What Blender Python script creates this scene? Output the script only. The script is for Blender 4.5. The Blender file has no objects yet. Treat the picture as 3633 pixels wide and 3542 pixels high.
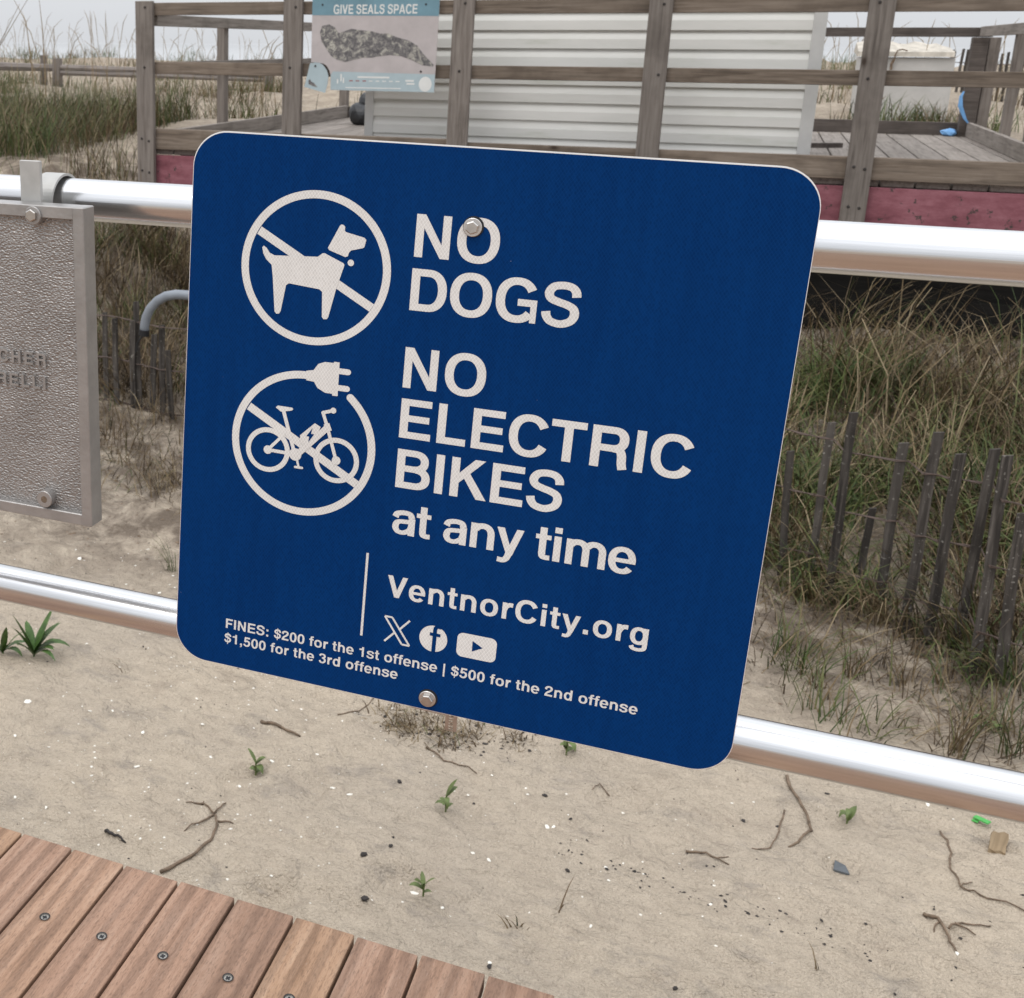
import bpy, bmesh, math, random
import numpy as np
from mathutils import Vector, Matrix
from mathutils.geometry import tessellate_polygon

SC = bpy.context.scene
COL = SC.collection
random.seed(7)
RNG = np.random.default_rng(11)

# ------------------------------------------------------------------ camera
cam_d = bpy.data.cameras.new("camera")
cam = bpy.data.objects.new("camera", cam_d)
COL.objects.link(cam)
SC.camera = cam
CAM = Vector((0.0, 0.0, 1.21))
R_WC = Matrix(((0.9170942814841958, 0.39863622909933116, 0.005218785151017924),
               (0.1113598153848377, -0.2435787725570838, -0.96346685105251),
               (-0.38280160708445543, 0.8841711024507927, -0.2677767562812504)))
R_WC = Matrix((R_WC[0], R_WC[1], R_WC[0].cross(R_WC[1])))
rot = R_WC.transposed() @ Matrix(((1, 0, 0), (0, -1, 0), (0, 0, -1)))
cam.matrix_world = Matrix.Translation(CAM) @ rot.to_4x4()
cam_d.sensor_fit = 'HORIZONTAL'
cam_d.sensor_width = 36.0
cam_d.lens = 4223.156 / 3633.0 * 36.0
cam_d.shift_x = (1816.5 - 827.08) / 3633.0
cam_d.shift_y = (1329.9 - 1771.0) / 3633.0
cam_d.clip_start = 0.05
cam_d.clip_end = 40000
cam_d.dof.use_dof = True
cam_d.dof.focus_distance = 1.27
cam_d.dof.aperture_fstop = 22.0

# ------------------------------------------------------------------ sky, sun, exposure
SUN_EL, SUN_AZ = 58.0, 205.0          # high, behind the viewer
world = bpy.data.worlds.new("World")
SC.world = world
world.use_nodes = True
wn, wl = world.node_tree.nodes, world.node_tree.links
bg = wn['Background']
sky = wn.new('ShaderNodeTexSky')
sky.sky_type = 'NISHITA'
sky.sun_disc = False
sky.sun_elevation = math.radians(SUN_EL)
sky.sun_rotation = math.radians(SUN_AZ)
sky.dust_density = 4.0
hs = wn.new('ShaderNodeHueSaturation')
hs.inputs['Saturation'].default_value = 0.25
wl.new(sky.outputs[0], hs.inputs['Color'])
# cloud deck: standard overcast distribution, three times brighter overhead than at the horizon
tc = wn.new('ShaderNodeTexCoord')
sx = wn.new('ShaderNodeSeparateXYZ')
wl.new(tc.outputs['Generated'], sx.inputs[0])
mr = wn.new('ShaderNodeMapRange')
mr.inputs['From Min'].default_value = 0.0
mr.inputs['From Max'].default_value = 1.0
mr.inputs['To Min'].default_value = 7.7
mr.inputs['To Max'].default_value = 21.0
wl.new(sx.outputs['Z'], mr.inputs['Value'])
cl = wn.new('ShaderNodeMix')
cl.data_type = 'RGBA'
cl.blend_type = 'MULTIPLY'
cl.inputs['Factor'].default_value = 1.0
cl.inputs['B'].default_value = (0.965, 0.99, 1.03, 1)
wl.new(mr.outputs[0], cl.inputs['A'])
mx = wn.new('ShaderNodeMix')
mx.data_type = 'RGBA'
mx.inputs['Factor'].default_value = 0.9
wl.new(hs.outputs[0], mx.inputs['A'])
wl.new(cl.outputs['Result'], mx.inputs['B'])
wl.new(mx.outputs['Result'], bg.inputs['Color'])
bg.inputs['Strength'].default_value = 0.1

sun_d = bpy.data.lights.new("sun", 'SUN')
sun_d.energy = 0.9
sun_d.angle = math.radians(25)
sun_d.color = (1.0, 0.96, 0.9)
sun = bpy.data.objects.new("sun", sun_d)
COL.objects.link(sun)
_el, _az = math.radians(SUN_EL), math.radians(SUN_AZ)
sdir = Vector((math.sin(_az) * math.cos(_el), math.cos(_az) * math.cos(_el), math.sin(_el)))
sun.rotation_euler = sdir.to_track_quat('Z', 'Y').to_euler()

SC.view_settings.view_transform = 'Standard'
SC.view_settings.look = 'None'
SC.view_settings.exposure = 0.0
SC.view_settings.gamma = 1.0

# ------------------------------------------------------------------ node helpers and materials
class NT:
    def __init__(s, name):
        s.m = bpy.data.materials.new(name)
        s.m.use_nodes = True
        s.n, s.l = s.m.node_tree.nodes, s.m.node_tree.links
        s.b = s.n['Principled BSDF']
    def new(s, t, **kw):
        q = s.n.new('ShaderNode' + t)
        for k, v in kw.items():
            setattr(q, k, v)
        return q
    def put(s, sock, v):
        if hasattr(v, 'is_linked') or isinstance(v, bpy.types.NodeSocket):
            s.l.new(v, sock)
        else:
            sock.default_value = v
    def coord(s, scale=(1, 1, 1), kind='Object', rnd=False):
        t = s.new('TexCoord')
        mp = s.new('Mapping')
        mp.inputs['Scale'].default_value = scale
        src = t.outputs[kind]
        if rnd:
            oi = s.new('ObjectInfo')
            va = s.new('VectorMath', operation='MULTIPLY_ADD')
            cb = s.new('CombineXYZ')
            for k in range(3):
                s.l.new(oi.outputs['Random'], cb.inputs[k])
            s.l.new(cb.outputs[0], va.inputs[0])
            va.inputs[1].default_value = (17.3, 41.7, 29.1)
            s.l.new(src, va.inputs[2])
            src = va.outputs[0]
        s.l.new(src, mp.inputs[0])
        return mp.outputs[0]
    def noise(s, vec, scale=5., detail=4., rough=.55, dist=0.):
        q = s.new('TexNoise')
        s.l.new(vec, q.inputs['Vector'])
        q.inputs['Scale'].default_value = scale
        q.inputs['Detail'].default_value = detail
        q.inputs['Roughness'].default_value = rough
        q.inputs['Distortion'].default_value = dist
        return q.outputs['Fac']
    def ramp(s, fac, stops):
        q = s.new('ValToRGB')
        e = q.color_ramp.elements
        while len(e) < len(stops):
            e.new(0.5)
        for k, (p, c) in enumerate(stops):
            e[k].position = p
            e[k].color = (c[0], c[1], c[2], 1) if hasattr(c, '__len__') else (c, c, c, 1)
        s.put(q.inputs[0], fac)
        return q.outputs[0]
    def mix(s, f, a, b, mode='MIX'):
        q = s.new('Mix', data_type='RGBA', blend_type=mode)
        s.put(q.inputs['Factor'], f)
        for nm, v in (('A', a), ('B', b)):
            if isinstance(v, tuple):
                v = (v[0], v[1], v[2], 1)
            s.put(q.inputs[nm], v)
        return q.outputs['Result']
    def math(s, op, a, b=0.):
        q = s.new('Math', operation=op)
        s.put(q.inputs[0], a)
        s.put(q.inputs[1], b)
        return q.outputs[0]
    def bump(s, h, strength=.3, dist=.01):
        q = s.new('Bump')
        q.inputs['Strength'].default_value = strength
        q.inputs['Distance'].default_value = dist
        s.l.new(h, q.inputs['Height'])
        s.l.new(q.outputs[0], s.b.inputs['Normal'])
    def set(s, **kw):
        for k, v in kw.items():
            k = {'color': 'Base Color', 'rough': 'Roughness', 'metal': 'Metallic', 'spec': 'Specular IOR Level'}[k]
            if isinstance(v, tuple) and len(v) == 3:
                v = v + (1,)
            s.put(s.b.inputs[k], v)
        return s.m

def wood_mat(name, dark, mid, light, axis='Y', rough=.8, fine=55., bstr=.35, stain=.5, varied=.25, knots=False, fleck=False):
    t = NT(name)
    sc = {'X': (.06, 1, 1), 'Y': (1, .06, 1), 'Z': (1, 1, .06)}[axis]
    v = t.coord(sc, rnd=True)
    g = t.noise(v, fine, 6, .62, .4)
    g2 = t.noise(v, fine * .22, 3, .5, 1.2)
    c = t.ramp(g, [(.28, dark), (.5, mid), (.74, light)])
    c = t.mix(t.ramp(g2, [(.35, 0.), (.7, 1.)]), c, t.mix(.5, c, light))
    v2 = t.coord((1, 1, 1), rnd=True)
    st = t.noise(v2, 3.2, 4, .6)
    c = t.mix(t.ramp(st, [(.5, 0.), (.72, stain)]), c, dark)
    if knots:
        vk = t.coord({'X': (.8, 0, 1.5), 'Z': (1.5, 0, .8)}.get(axis, (1, 1, 0)), rnd=True)
        vo = t.new('TexVoronoi')
        t.l.new(vk, vo.inputs['Vector'])
        vo.inputs['Scale'].default_value = 2.6
        c = t.mix(t.ramp(vo.outputs['Distance'], [(.035, .9), (.06, .35), (.10, 0.)]), c, (.045, .03, .022))
    if fleck:
        fk = t.noise(v2, 70., 3, .6)
        c = t.mix(t.ramp(fk, [(.64, 0.), (.68, .8)]), c, (.27, .255, .23))
    oi = t.new('ObjectInfo')
    hv = t.new('HueSaturation')
    t.put(hv.inputs['Value'], t.math('ADD', t.math('MULTIPLY', oi.outputs['Random'], varied), 1 - varied / 2))
    t.l.new(c, hv.inputs['Color'])
    t.bump(g, bstr, .003)
    return t.set(color=hv.outputs[0], rough=rough, spec=.25)

def plank_mat():
    t = NT('ipe decking')
    v = t.coord((1, .07, 1), rnd=True)
    g = t.noise(v, 75., 7, .7, .3)
    v1 = t.coord((1, .22, 1), rnd=True)
    fib = t.noise(v1, 420., 3, .7)
    v2 = t.coord((1, .10, 1), rnd=True)
    wv = t.new('TexWave', wave_type='BANDS', bands_direction='X')
    t.l.new(v2, wv.inputs['Vector'])
    wv.inputs['Scale'].default_value = 9.
    wv.inputs['Distortion'].default_value = 7.
    wv.inputs['Detail'].default_value = 3.
    wv.inputs['Detail Scale'].default_value = 1.4
    oi = t.new('ObjectInfo')
    rnd_ = oi.outputs['Random']
    tan = t.ramp(g, [(.25, (.23, .132, .078)), (.5, (.405, .252, .160)), (.75, (.52, .355, .245))])
    rose = t.ramp(g, [(.25, (.205, .118, .078)), (.5, (.37, .228, .158)), (.75, (.48, .325, .24))])
    sel = t.math('FRACT', t.math('MULTIPLY', rnd_, 7.31))
    c = t.mix(t.ramp(sel, [(.35, 0.), (.65, 1.)]), rose, tan)
    c = t.mix(t.ramp(wv.outputs['Fac'], [(.2, .55), (.6, 0.)]), c, t.mix(.6, c, (.09, .052, .038)))
    c = t.mix(t.ramp(fib, [(.34, .65), (.5, 0.)]), c, t.mix(.6, c, (.07, .045, .036)))
    c = t.mix(t.ramp(fib, [(.6, 0.), (.75, .35)]), c, (.42, .33, .27))
    hv = t.new('HueSaturation')
    t.put(hv.inputs['Value'], t.math('ADD', t.math('MULTIPLY', t.math('FRACT', t.math('MULTIPLY', rnd_, 3.77)), .2), .78))
    t.l.new(c, hv.inputs['Color'])
    t.bump(t.math('ADD', g, t.math('MULTIPLY', fib, .8)), .5, .0016)
    return t.set(color=hv.outputs[0], rough=.66, spec=.25)

def plain_mat(name, c, rough=.6, metal=0., var=.15, scale=12., bstr=.0, spec=.4):
    t = NT(name)
    v = t.coord(rnd=True)
    n = t.noise(v, scale, 4, .6)
    col = t.mix(t.ramp(n, [(.3, 0.), (.7, 1.)]), tuple(x * (1 - var) for x in c), tuple(min(1, x * (1 + var)) for x in c))
    if bstr:
        t.bump(t.noise(v, scale * 6, 3, .6), bstr, .004)
    return t.set(color=col, rough=rough, metal=metal, spec=spec)

def sand_mat():
    t = NT('sand')
    v = t.coord()
    vs = t.coord((1, 1.4, 1))
    big = t.noise(v, 1.1, 2, .6, .6)
    mid = t.noise(vs, 8., 5, .68, .6)
    fine = t.noise(v, 300., 2, .75)
    c = t.ramp(mid, [(.22, (.32, .262, .205)), (.42, (.465, .39, .305)), (.62, (.51, .43, .337)), (.8, (.55, .465, .365))])
    c = t.mix(t.ramp(big, [(.42, 0.), (.68, .5)]), c, (.385, .33, .27))
    c = t.mix(t.ramp(fine, [(.3, .4), (.5, .0)]), c, (.25, .21, .175))
    c = t.mix(t.ramp(fine, [(.55, .0), (.75, .4)]), c, (.58, .515, .435))
    vd = t.coord((1, 1.9, 1))
    dp = t.noise(vd, 4.6, 7, .74, .3)
    c = t.mix(t.ramp(dp, [(.54, 0.), (.66, .6)]), c, (.275, .242, .208))
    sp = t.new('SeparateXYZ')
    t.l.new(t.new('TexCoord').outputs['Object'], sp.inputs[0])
    # litter stain plus shade painted into the sand by the fence and bank
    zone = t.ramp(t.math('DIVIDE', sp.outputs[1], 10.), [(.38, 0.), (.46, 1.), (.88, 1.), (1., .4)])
    litter_shade = t.noise(v, 5., 4, .7, .5)
    c = t.mix(t.math('MULTIPLY', zone, t.ramp(litter_shade, [(.34, 0.), (.58, .9)])), c, (.135, .105, .082))
    vw = t.coord((1, 1.35, 1))
    h = t.math('ADD', t.noise(vw, 16., 4, .62, .5), t.math('MULTIPLY', t.noise(v, 110., 2, .65), .3))
    t.bump(h, .9, .05)
    return t.set(color=c, rough=.95, spec=.12)

def metal_rail_mat():
    t = NT('brushed aluminium pipe')
    v = t.coord((.015, 1, 1))
    n = t.noise(v, 140., 4, .7)
    vb = t.coord((.5, 1, 1))
    n2 = t.noise(vb, 9., 4, .6)
    r = t.math('ADD', t.math('MULTIPLY', n, .16), t.math('MULTIPLY', n2, .10))
    c = t.ramp(n, [(.3, (.56, .565, .58)), (.7, (.74, .745, .755))])
    t.bump(n, .3, .0006)
    return t.set(color=c, rough=t.math('ADD', r, .07), metal=1.)

def sheeting_mat(name, base, line, dark, amt, rough, coat):
    """retroreflective sheeting: diamond cells in sign units"""
    t = NT(name)
    uvn = t.new('UVMap', uv_map='sign')
    sp = t.new('SeparateXYZ')
    t.l.new(uvn.outputs[0], sp.inputs[0])
    a = t.math('MULTIPLY', sp.outputs[0], 1 / .0057)
    b = t.math('MULTIPLY', sp.outputs[1], 1 / .0082)
    p = t.math('ADD', a, b)
    q = t.math('SUBTRACT', a, b)
    def tri(x):
        f = t.math('FRACT', x)
        return t.math('ABSOLUTE', t.math('SUBTRACT', f, .5))
    m = t.math('MAXIMUM', tri(p), tri(q))
    ln = t.ramp(m, [(.415, 0.), (.455, 1.)])
    # cells differ a little
    cb = t.new('CombineXYZ')
    t.l.new(t.math('FLOOR', p), cb.inputs[0])
    t.l.new(t.math('FLOOR', q), cb.inputs[1])
    wnz = t.new('TexWhiteNoise', noise_dimensions='2D')
    t.l.new(cb.outputs[0], wnz.inputs['Vector'])
    mp = t.new('Mapping')
    mp.inputs['Scale'].default_value = (38, 3.0, 1)
    t.l.new(uvn.outputs[0], mp.inputs[0])
    reflex_streak = t.noise(mp.outputs[0], 1., 3, .6)  # vertical bands imitate light reflections on the film, painted in colour
    c = t.mix(t.ramp(wnz.outputs['Value'], [(.2, 0.), (.9, .55)]), base, dark)
    c = t.mix(t.ramp(reflex_streak, [(.4, 0.), (.66, .5)]), c, dark)
    c = t.mix(t.math('MULTIPLY', ln, amt), c, line)
    ml = t.new('Mapping')
    ml.inputs['Scale'].default_value = (2.2, 1.4, 1)
    t.l.new(uvn.outputs[0], ml.inputs[0])
    sheen = t.noise(ml.outputs[0], 1.6, 4, .6)  # uneven sheen put into the colour as lighter patches
    c = t.mix(t.ramp(sheen, [(.4, 0.), (.75, .2)]), c, line)
    ms = t.new('Mapping')
    ms.inputs['Scale'].default_value = (90, 150, 1)
    t.l.new(uvn.outputs[0], ms.inputs[0])
    nick = t.noise(ms.outputs[0], 1., 2, .5)
    c = t.mix(t.ramp(nick, [(.79, 0.), (.82, .5)]), c, (.45, .47, .5))
    return t.set(color=c, rough=rough, spec=coat)

def grass_mat():
    t = NT('dune grass')
    a = t.new('VertexColor', layer_name='tint')
    t.set(color=a.outputs[0], rough=.6, spec=.25)
    return t.m

def pebble_metal_mat():
    t = NT('painted cast aluminium, pebbled')
    v = t.coord((1, 1, 1.7))
    vo = t.new('TexVoronoi', feature='SMOOTH_F1')
    t.l.new(v, vo.inputs['Vector'])
    vo.inputs['Scale'].default_value = 300.
    vd = t.coord()
    warp = t.noise(vd, 60., 3, .6)
    h = t.math('ADD', t.math('MULTIPLY', vo.outputs['Distance'], -1.), t.math('MULTIPLY', warp, .6))
    t.bump(h, .9, .0022)
    c = t.ramp(t.noise(vd, 14., 3, .6), [(.3, (.25, .236, .226)), (.7, (.345, .328, .315))])
    return t.set(color=c, rough=.30, metal=.5, spec=.5)

def siding_mat():
    t = NT('white vinyl siding')
    v = t.coord((.5, 1, 3), rnd=True)
    n = t.noise(v, 3.2, 5, .65)
    c = t.ramp(n, [(.35, (.72, .71, .68)), (.6, (.66, .655, .62)), (.8, (.50, .51, .44))])
    return t.set(color=c, rough=.45, spec=.35)

def pink_mat():
    t = NT('faded maroon paint')
    v = t.coord((.4, 1, 1))
    n = t.noise(v, 9., 6, .72)
    c = t.ramp(n, [(.28, (.11, .034, .044)), (.5, (.225, .08, .098)), (.72, (.33, .14, .165))])
    chip = t.noise(t.coord(), 16., 5, .66)
    c = t.mix(t.ramp(chip, [(.62, 0.), (.635, .9)]), c, (.05, .045, .04))
    t.bump(n, .25, .004)
    return t.set(color=c, rough=.75, spec=.25)

def seal_mat():
    t = NT('printed spotted seal')
    v = t.coord((1, 1, 1))
    n = t.noise(v, 27., 5, .74, 1.)
    c = t.ramp(n, [(.36, (.07, .065, .07)), (.5, (.15, .14, .14)), (.60, (.36, .34, .30)), (.7, (.55, .53, .45))])
    return t.set(color=c, rough=.5)

M = {}
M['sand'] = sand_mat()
M['rail'] = metal_rail_mat()
M['blue'] = sheeting_mat('blue reflective sheeting', (.0010, .0285, .128), (.0040, .044, .162), (.0006, .0190, .090), .6, .5, .035)
M['white'] = sheeting_mat('white reflective legend', (.63, .615, .595), (.86, .845, .82), (.54, .525, .505), .7, .55, .2)
M['bluepl'] = plain_mat('blue print', (.0010, .0265, .118), .6, var=.05, spec=.03)
M['alu'] = plain_mat('bare aluminium edge', (.88, .88, .88), .35, .6, var=.04)
M['steel'] = plain_mat('stainless steel', (.52, .50, .48), .3, 1., var=.15, scale=60)
M['washer'] = plain_mat('stainless washer', (.60, .58, .56), .38, 1., var=.12, scale=50)
M['screw'] = plain_mat('dull screw steel', (.34, .325, .30), .5, .7, var=.2, scale=90)
M['rubber'] = plain_mat('black rubber', (.012, .012, .014), .6)
M['plaque'] = plain_mat('painted cast aluminium', (.335, .322, .312), .34, .5, var=.12, scale=30, bstr=.12)
M['pebble'] = pebble_metal_mat()
M['greybar'] = plain_mat('grey coated flat bar', (.42, .415, .40), .45, .3, var=.08, scale=40)
M['plank'] = plank_mat()
M['joist'] = wood_mat('dark joist timber', (.05, .04, .035), (.09, .07, .06), (.12, .1, .085), 'X')
M['woodX'] = wood_mat('weathered rail timber', (.058, .044, .034), (.158, .122, .094), (.245, .20, .162), 'X', .85, knots=True)
M['woodY'] = wood_mat('weathered deck timber', (.10, .085, .072), (.215, .187, .165), (.29, .26, .235), 'Y', .85)
M['woodZ'] = wood_mat('weathered post timber', (.075, .062, .053), (.172, .147, .130), (.25, .22, .196), 'Z', .85, knots=True)
M['woodD'] = wood_mat('dark damp timber', (.035, .029, .026), (.075, .062, .055), (.13, .11, .098), 'X', .85)
M['slat'] = wood_mat('weathered slat', (.016, .014, .0125), (.042, .036, .032), (.14, .124, .11), 'Z', .9, 80., .6, .8, .5, fleck=True)
M['log'] = wood_mat('grey split rail', (.10, .085, .075), (.19, .165, .15), (.27, .24, .22), 'X', .9)
M['tar'] = wood_mat('under-deck shade black', (.004, .004, .004), (.010, .009, .008), (.02, .018, .016), 'X', .9)  # near-black colour paints the shade under the deck
M['siding'] = siding_mat()
M['trim'] = plain_mat('white trim', (.55, .545, .53), .45, var=.05)
M['pink'] = pink_mat()
M['grass'] = grass_mat()
M['leaf'] = plain_mat('broad green leaf', (.058, .115, .026), .45, var=.4, scale=40)
M['sprig'] = plain_mat('pale seedling leaf', (.105, .14, .042), .5, var=.3, scale=40)
M['shell'] = plain_mat('shell', (.80, .77, .70), .5, var=.1, scale=60)
M['dark'] = plain_mat('dark debris', (.035, .03, .028), .8, var=.4, scale=60)
M['twig'] = plain_mat('dry twig', (.16, .115, .08), .85, var=.4, scale=50, bstr=.3)
M['straw'] = plain_mat('straw', (.24, .175, .10), .8, var=.4, scale=30)
M['conduit'] = plain_mat('grey plastic conduit', (.20, .22, .25), .42, var=.12)
M['wire'] = plain_mat('rusty wire', (.08, .055, .045), .7)
M['boxw'] = plain_mat('off white painted box', (.47, .455, .435), .55, var=.08, scale=6)
M['lid'] = plain_mat('chipped pale lid', (.46, .42, .36), .7, var=.3, scale=9, bstr=.3)
M['ribbon'] = plain_mat('sky blue plastic', (.16, .36, .66), .45)
M['green'] = plain_mat('green plastic', (.09, .42, .10), .35)
M['tarp'] = plain_mat('black tarp', (.03, .031, .034), .45, var=.3, scale=9, bstr=.2)
M['posthead'] = plain_mat('faded blue print', (.155, .275, .335), .5, var=.15, scale=5)
M['postbg'] = plain_mat('printed beach photograph', (.45, .405, .40), .5, var=.12, scale=5)
M['poststrip'] = plain_mat('pale blue print', (.38, .46, .49), .5, var=.08, scale=8)
M['postwhite'] = plain_mat('print white', (.68, .68, .66), .5, var=.05)
M['postred'] = plain_mat('print red', (.30, .09, .09), .5)
M['seal'] = seal_mat()
M['slate'] = plain_mat('slate flake', (.10, .11, .12), .7)

def sea_mat():
    t = NT('sea water')
    v = t.coord((1, 1, 1))
    c = t.ramp(t.noise(v, .02, 3, .6), [(.3, (.62, .65, .67)), (.7, (.68, .71, .73))])
    return t.set(color=c, rough=.04, spec=.5)
M['sea'] = sea_mat()

# ------------------------------------------------------------------ mesh helpers
class MB:
    def __init__(s):
        s.v, s.f, s.mi = [], [], []
    def add(s, vs, fs, mi=0):
        o = len(s.v)
        s.v += [tuple(q) for q in vs]
        s.f += [tuple(o + k for k in q) for q in fs]
        s.mi += [mi] * len(fs)
        return s
    def box(s, x0, y0, z0, x1, y1, z1, ch=0., mi=0):
        bm = bmesh.new()
        bmesh.ops.create_cube(bm, size=1.)
        for q in bm.verts:
            q.co = Vector((x0 + (q.co.x + .5) * (x1 - x0), y0 + (q.co.y + .5) * (y1 - y0), z0 + (q.co.z + .5) * (z1 - z0)))
        if ch:
            bmesh.ops.bevel(bm, geom=list(bm.edges), offset=ch, segments=1, affect='EDGES', profile=.5)
        bm.verts.index_update()
        s.add([q.co[:] for q in bm.verts], [[w.index for w in f.verts] for f in bm.faces], mi)
        bm.free()
        return s
    def beam(s, a, b, w, h, up=(0, 0, 1), mi=0):
        a, b = Vector(a), Vector(b)
        d = (b - a).normalized()
        sd = d.cross(Vector(up)).normalized()
        u = sd.cross(d)
        P = []
        for q in (a, b):
            for i, j in ((-1, -1), (1, -1), (1, 1), (-1, 1)):
                P.append(q + sd * (w / 2 * i) + u * (h / 2 * j))
        return s.add(P, [(3, 2, 1, 0), (4, 5, 6, 7), (0, 1, 5, 4), (1, 2, 6, 5), (2, 3, 7, 6), (3, 0, 4, 7)], mi)
    def tube(s, pts, r, n=10, cap=True, mi=0):
        pts = [Vector(p) for p in pts]
        rs = r if hasattr(r, '__len__') else [r] * len(pts)
        o = len(s.v)
        up = Vector((0, 0, 1))
        prev = None
        for k, p in enumerate(pts):
            d = (pts[min(k + 1, len(pts) - 1)] - pts[max(k - 1, 0)]).normalized()
            if prev is None:
                ref = up if abs(d.z) < .9 else Vector((1, 0, 0))
                x = d.cross(ref).normalized()
            else:
                x = (prev - d * prev.dot(d)).normalized()
            prev = x
            y = d.cross(x)
            for j in range(n):
                a = 2 * math.pi * j / n
                s.v.append((p + (x * math.cos(a) + y * math.sin(a)) * rs[k])[:])
        for k in range(len(pts) - 1):
            for j in range(n):
                j2 = (j + 1) % n
                s.f.append((o + k * n + j, o + k * n + j2, o + (k + 1) * n + j2, o + (k + 1) * n + j))
                s.mi.append(mi)
        if cap:
            s.f.append(tuple(o + j for j in reversed(range(n))))
            s.f.append(tuple(o + (len(pts) - 1) * n + j for j in range(n)))
            s.mi += [mi, mi]
        return s
    def mesh(s, name, mats, smooth=False):
        me = bpy.data.meshes.new(name)
        me.from_pydata(s.v, [], s.f)
        for m in (mats if isinstance(mats, (list, tuple)) else [mats]):
            me.materials.append(m)
        if any(s.mi):
            me.polygons.foreach_set('material_index', s.mi)
        if smooth:
            me.polygons.foreach_set('use_smooth', [True] * len(s.f))
        me.update()
        return me
    def build(s, name, mats, parent=None, smooth=False, fix=False):
        me = s.mesh(name, mats, smooth)
        if fix:
            bm = bmesh.new(); bm.from_mesh(me)
            bmesh.ops.recalc_face_normals(bm, faces=bm.faces)
            bm.to_mesh(me); bm.free()
        return link(name, me, parent)

def wmat(o):
    m = Matrix.LocRotScale(o.location, o.rotation_euler, o.scale)
    if o.parent is not None:
        m = wmat(o.parent) @ o.matrix_parent_inverse @ m
    return m

def link(name, me, parent=None, loc=None, rot=None):
    o = bpy.data.objects.new(name, me)
    COL.objects.link(o)
    if loc is not None:
        o.location = loc
    if rot is not None:
        o.rotation_euler = rot
    if parent is not None:
        o.parent = parent
        o.matrix_parent_inverse = wmat(parent).inverted()
    return o

def tag(o, label=None, cat=None, group=None, kind=None):
    if label: o['label'] = label
    if cat: o['category'] = cat
    if group: o['group'] = group
    if kind: o['kind'] = kind
    return o

def thing(name, loc, label, cat, group=None):
    e = bpy.data.objects.new(name, None)
    e.empty_display_size = .1
    COL.objects.link(e)
    e.location = loc
    return tag(e, label, cat, group)

# ------------------------------------------------------------------ terrain
def _hash(ix, iy, seed):
    h = (ix * 374761393 + iy * 668265263 + seed * 1442695041) & 0xffffffff
    h = ((h ^ (h >> 13)) * 1274126177) & 0xffffffff
    return ((h ^ (h >> 16)) & 0xffff) / 65535.0 * 2 - 1
def vnoise(x, y, seed=0):
    x, y = np.asarray(x, float), np.asarray(y, float)
    ix, iy = np.floor(x).astype(np.int64), np.floor(y).astype(np.int64)
    fx, fy = x - ix, y - iy
    fx, fy = fx * fx * (3 - 2 * fx), fy * fy * (3 - 2 * fy)
    a, b = _hash(ix, iy, seed), _hash(ix + 1, iy, seed)
    c, d = _hash(ix, iy + 1, seed), _hash(ix + 1, iy + 1, seed)
    return (a * (1 - fx) + b * fx) * (1 - fy) + (c * (1 - fx) + d * fx) * fy
LY = [-60, 5.4, 6.2, 7.3, 9, 13, 20, 40, 55, 90, 110, 140]
LZ = [-1, -1, -.78, -.17, .18, .38, .5, .6, .25, -1.0, -2.3, -3.2]
RY = [-60, 4.5, 5.2, 6.5, 8.2, 10, 12.4, 13.4, 20, 40, 55, 90, 110, 140]
RZ = [-1, -1, -.94, -.82, -.64, -.5, .1, .36, .45, .6, .25, -1.0, -2.3, -3.2]
def terr(x, y):
    x, y = np.asarray(x, float), np.asarray(y, float)
    a, b = np.interp(y, LY, LZ), np.interp(y, RY, RZ)
    t = np.clip((x + 4.3) / 1.3, 0, 1)
    t = t * t * (3 - 2 * t)
    z = a * (1 - t) + b * t
    amp = np.interp(y, [0, 4.3, 6, 9, 12, 40], [.012, .02, .06, .07, .09, .35])
    z = z + amp * (vnoise(x * .9, y * .9, 1) + .5 * vnoise(x * 2.3, y * 2.3, 2))
    z = z + .010 * vnoise(x * 5, y * 6, 6) + .011 * vnoise(x * 12 + y * 3, y * 13, 3) + .0045 * vnoise(x * 26, y * 30 - x * 5, 4) + .002 * vnoise(x * 60, y * 65, 5)
    return z
_fr = np.random.default_rng(77)
FOOT = [(_fr.uniform(-3.2, 1.4), _fr.uniform(1.9, 4.4), _fr.uniform(0, 3.14), _fr.uniform(.010, .022), _fr.uniform(.10, .15), _fr.uniform(.04, .06)) for _ in range(46)]
_terr0 = terr
def terr(x, y):
    x, y = np.asarray(x, float), np.asarray(y, float)
    z = _terr0(x, y)
    for fx_, fy_, a, d, l, w in FOOT:
        k = (np.abs(x - fx_) < .4) & (np.abs(y - fy_) < .4)
        if k.any():
            dx, dy = x[k] - fx_, y[k] - fy_
            u, v = dx * math.cos(a) + dy * math.sin(a), -dx * math.sin(a) + dy * math.cos(a)
            r = (u / l) ** 2 + (v / w) ** 2
            z[k] += -d * np.exp(-r ** 2) + .45 * d * np.exp(-(r - 2.2) ** 2)
    near = (y < 4.6) & (y > 1.2)
    z[near] += (.0022 * np.sin((x * 62 + y * 28) + 2.5 * vnoise(x * 4, y * 4, 8)) * np.clip(vnoise(x * .9 + 3, y * .9, 13) + .35, 0, 1))[near]
    return z
def tz(x, y):
    return float(terr(np.array([x]), np.array([y]))[0])

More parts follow.
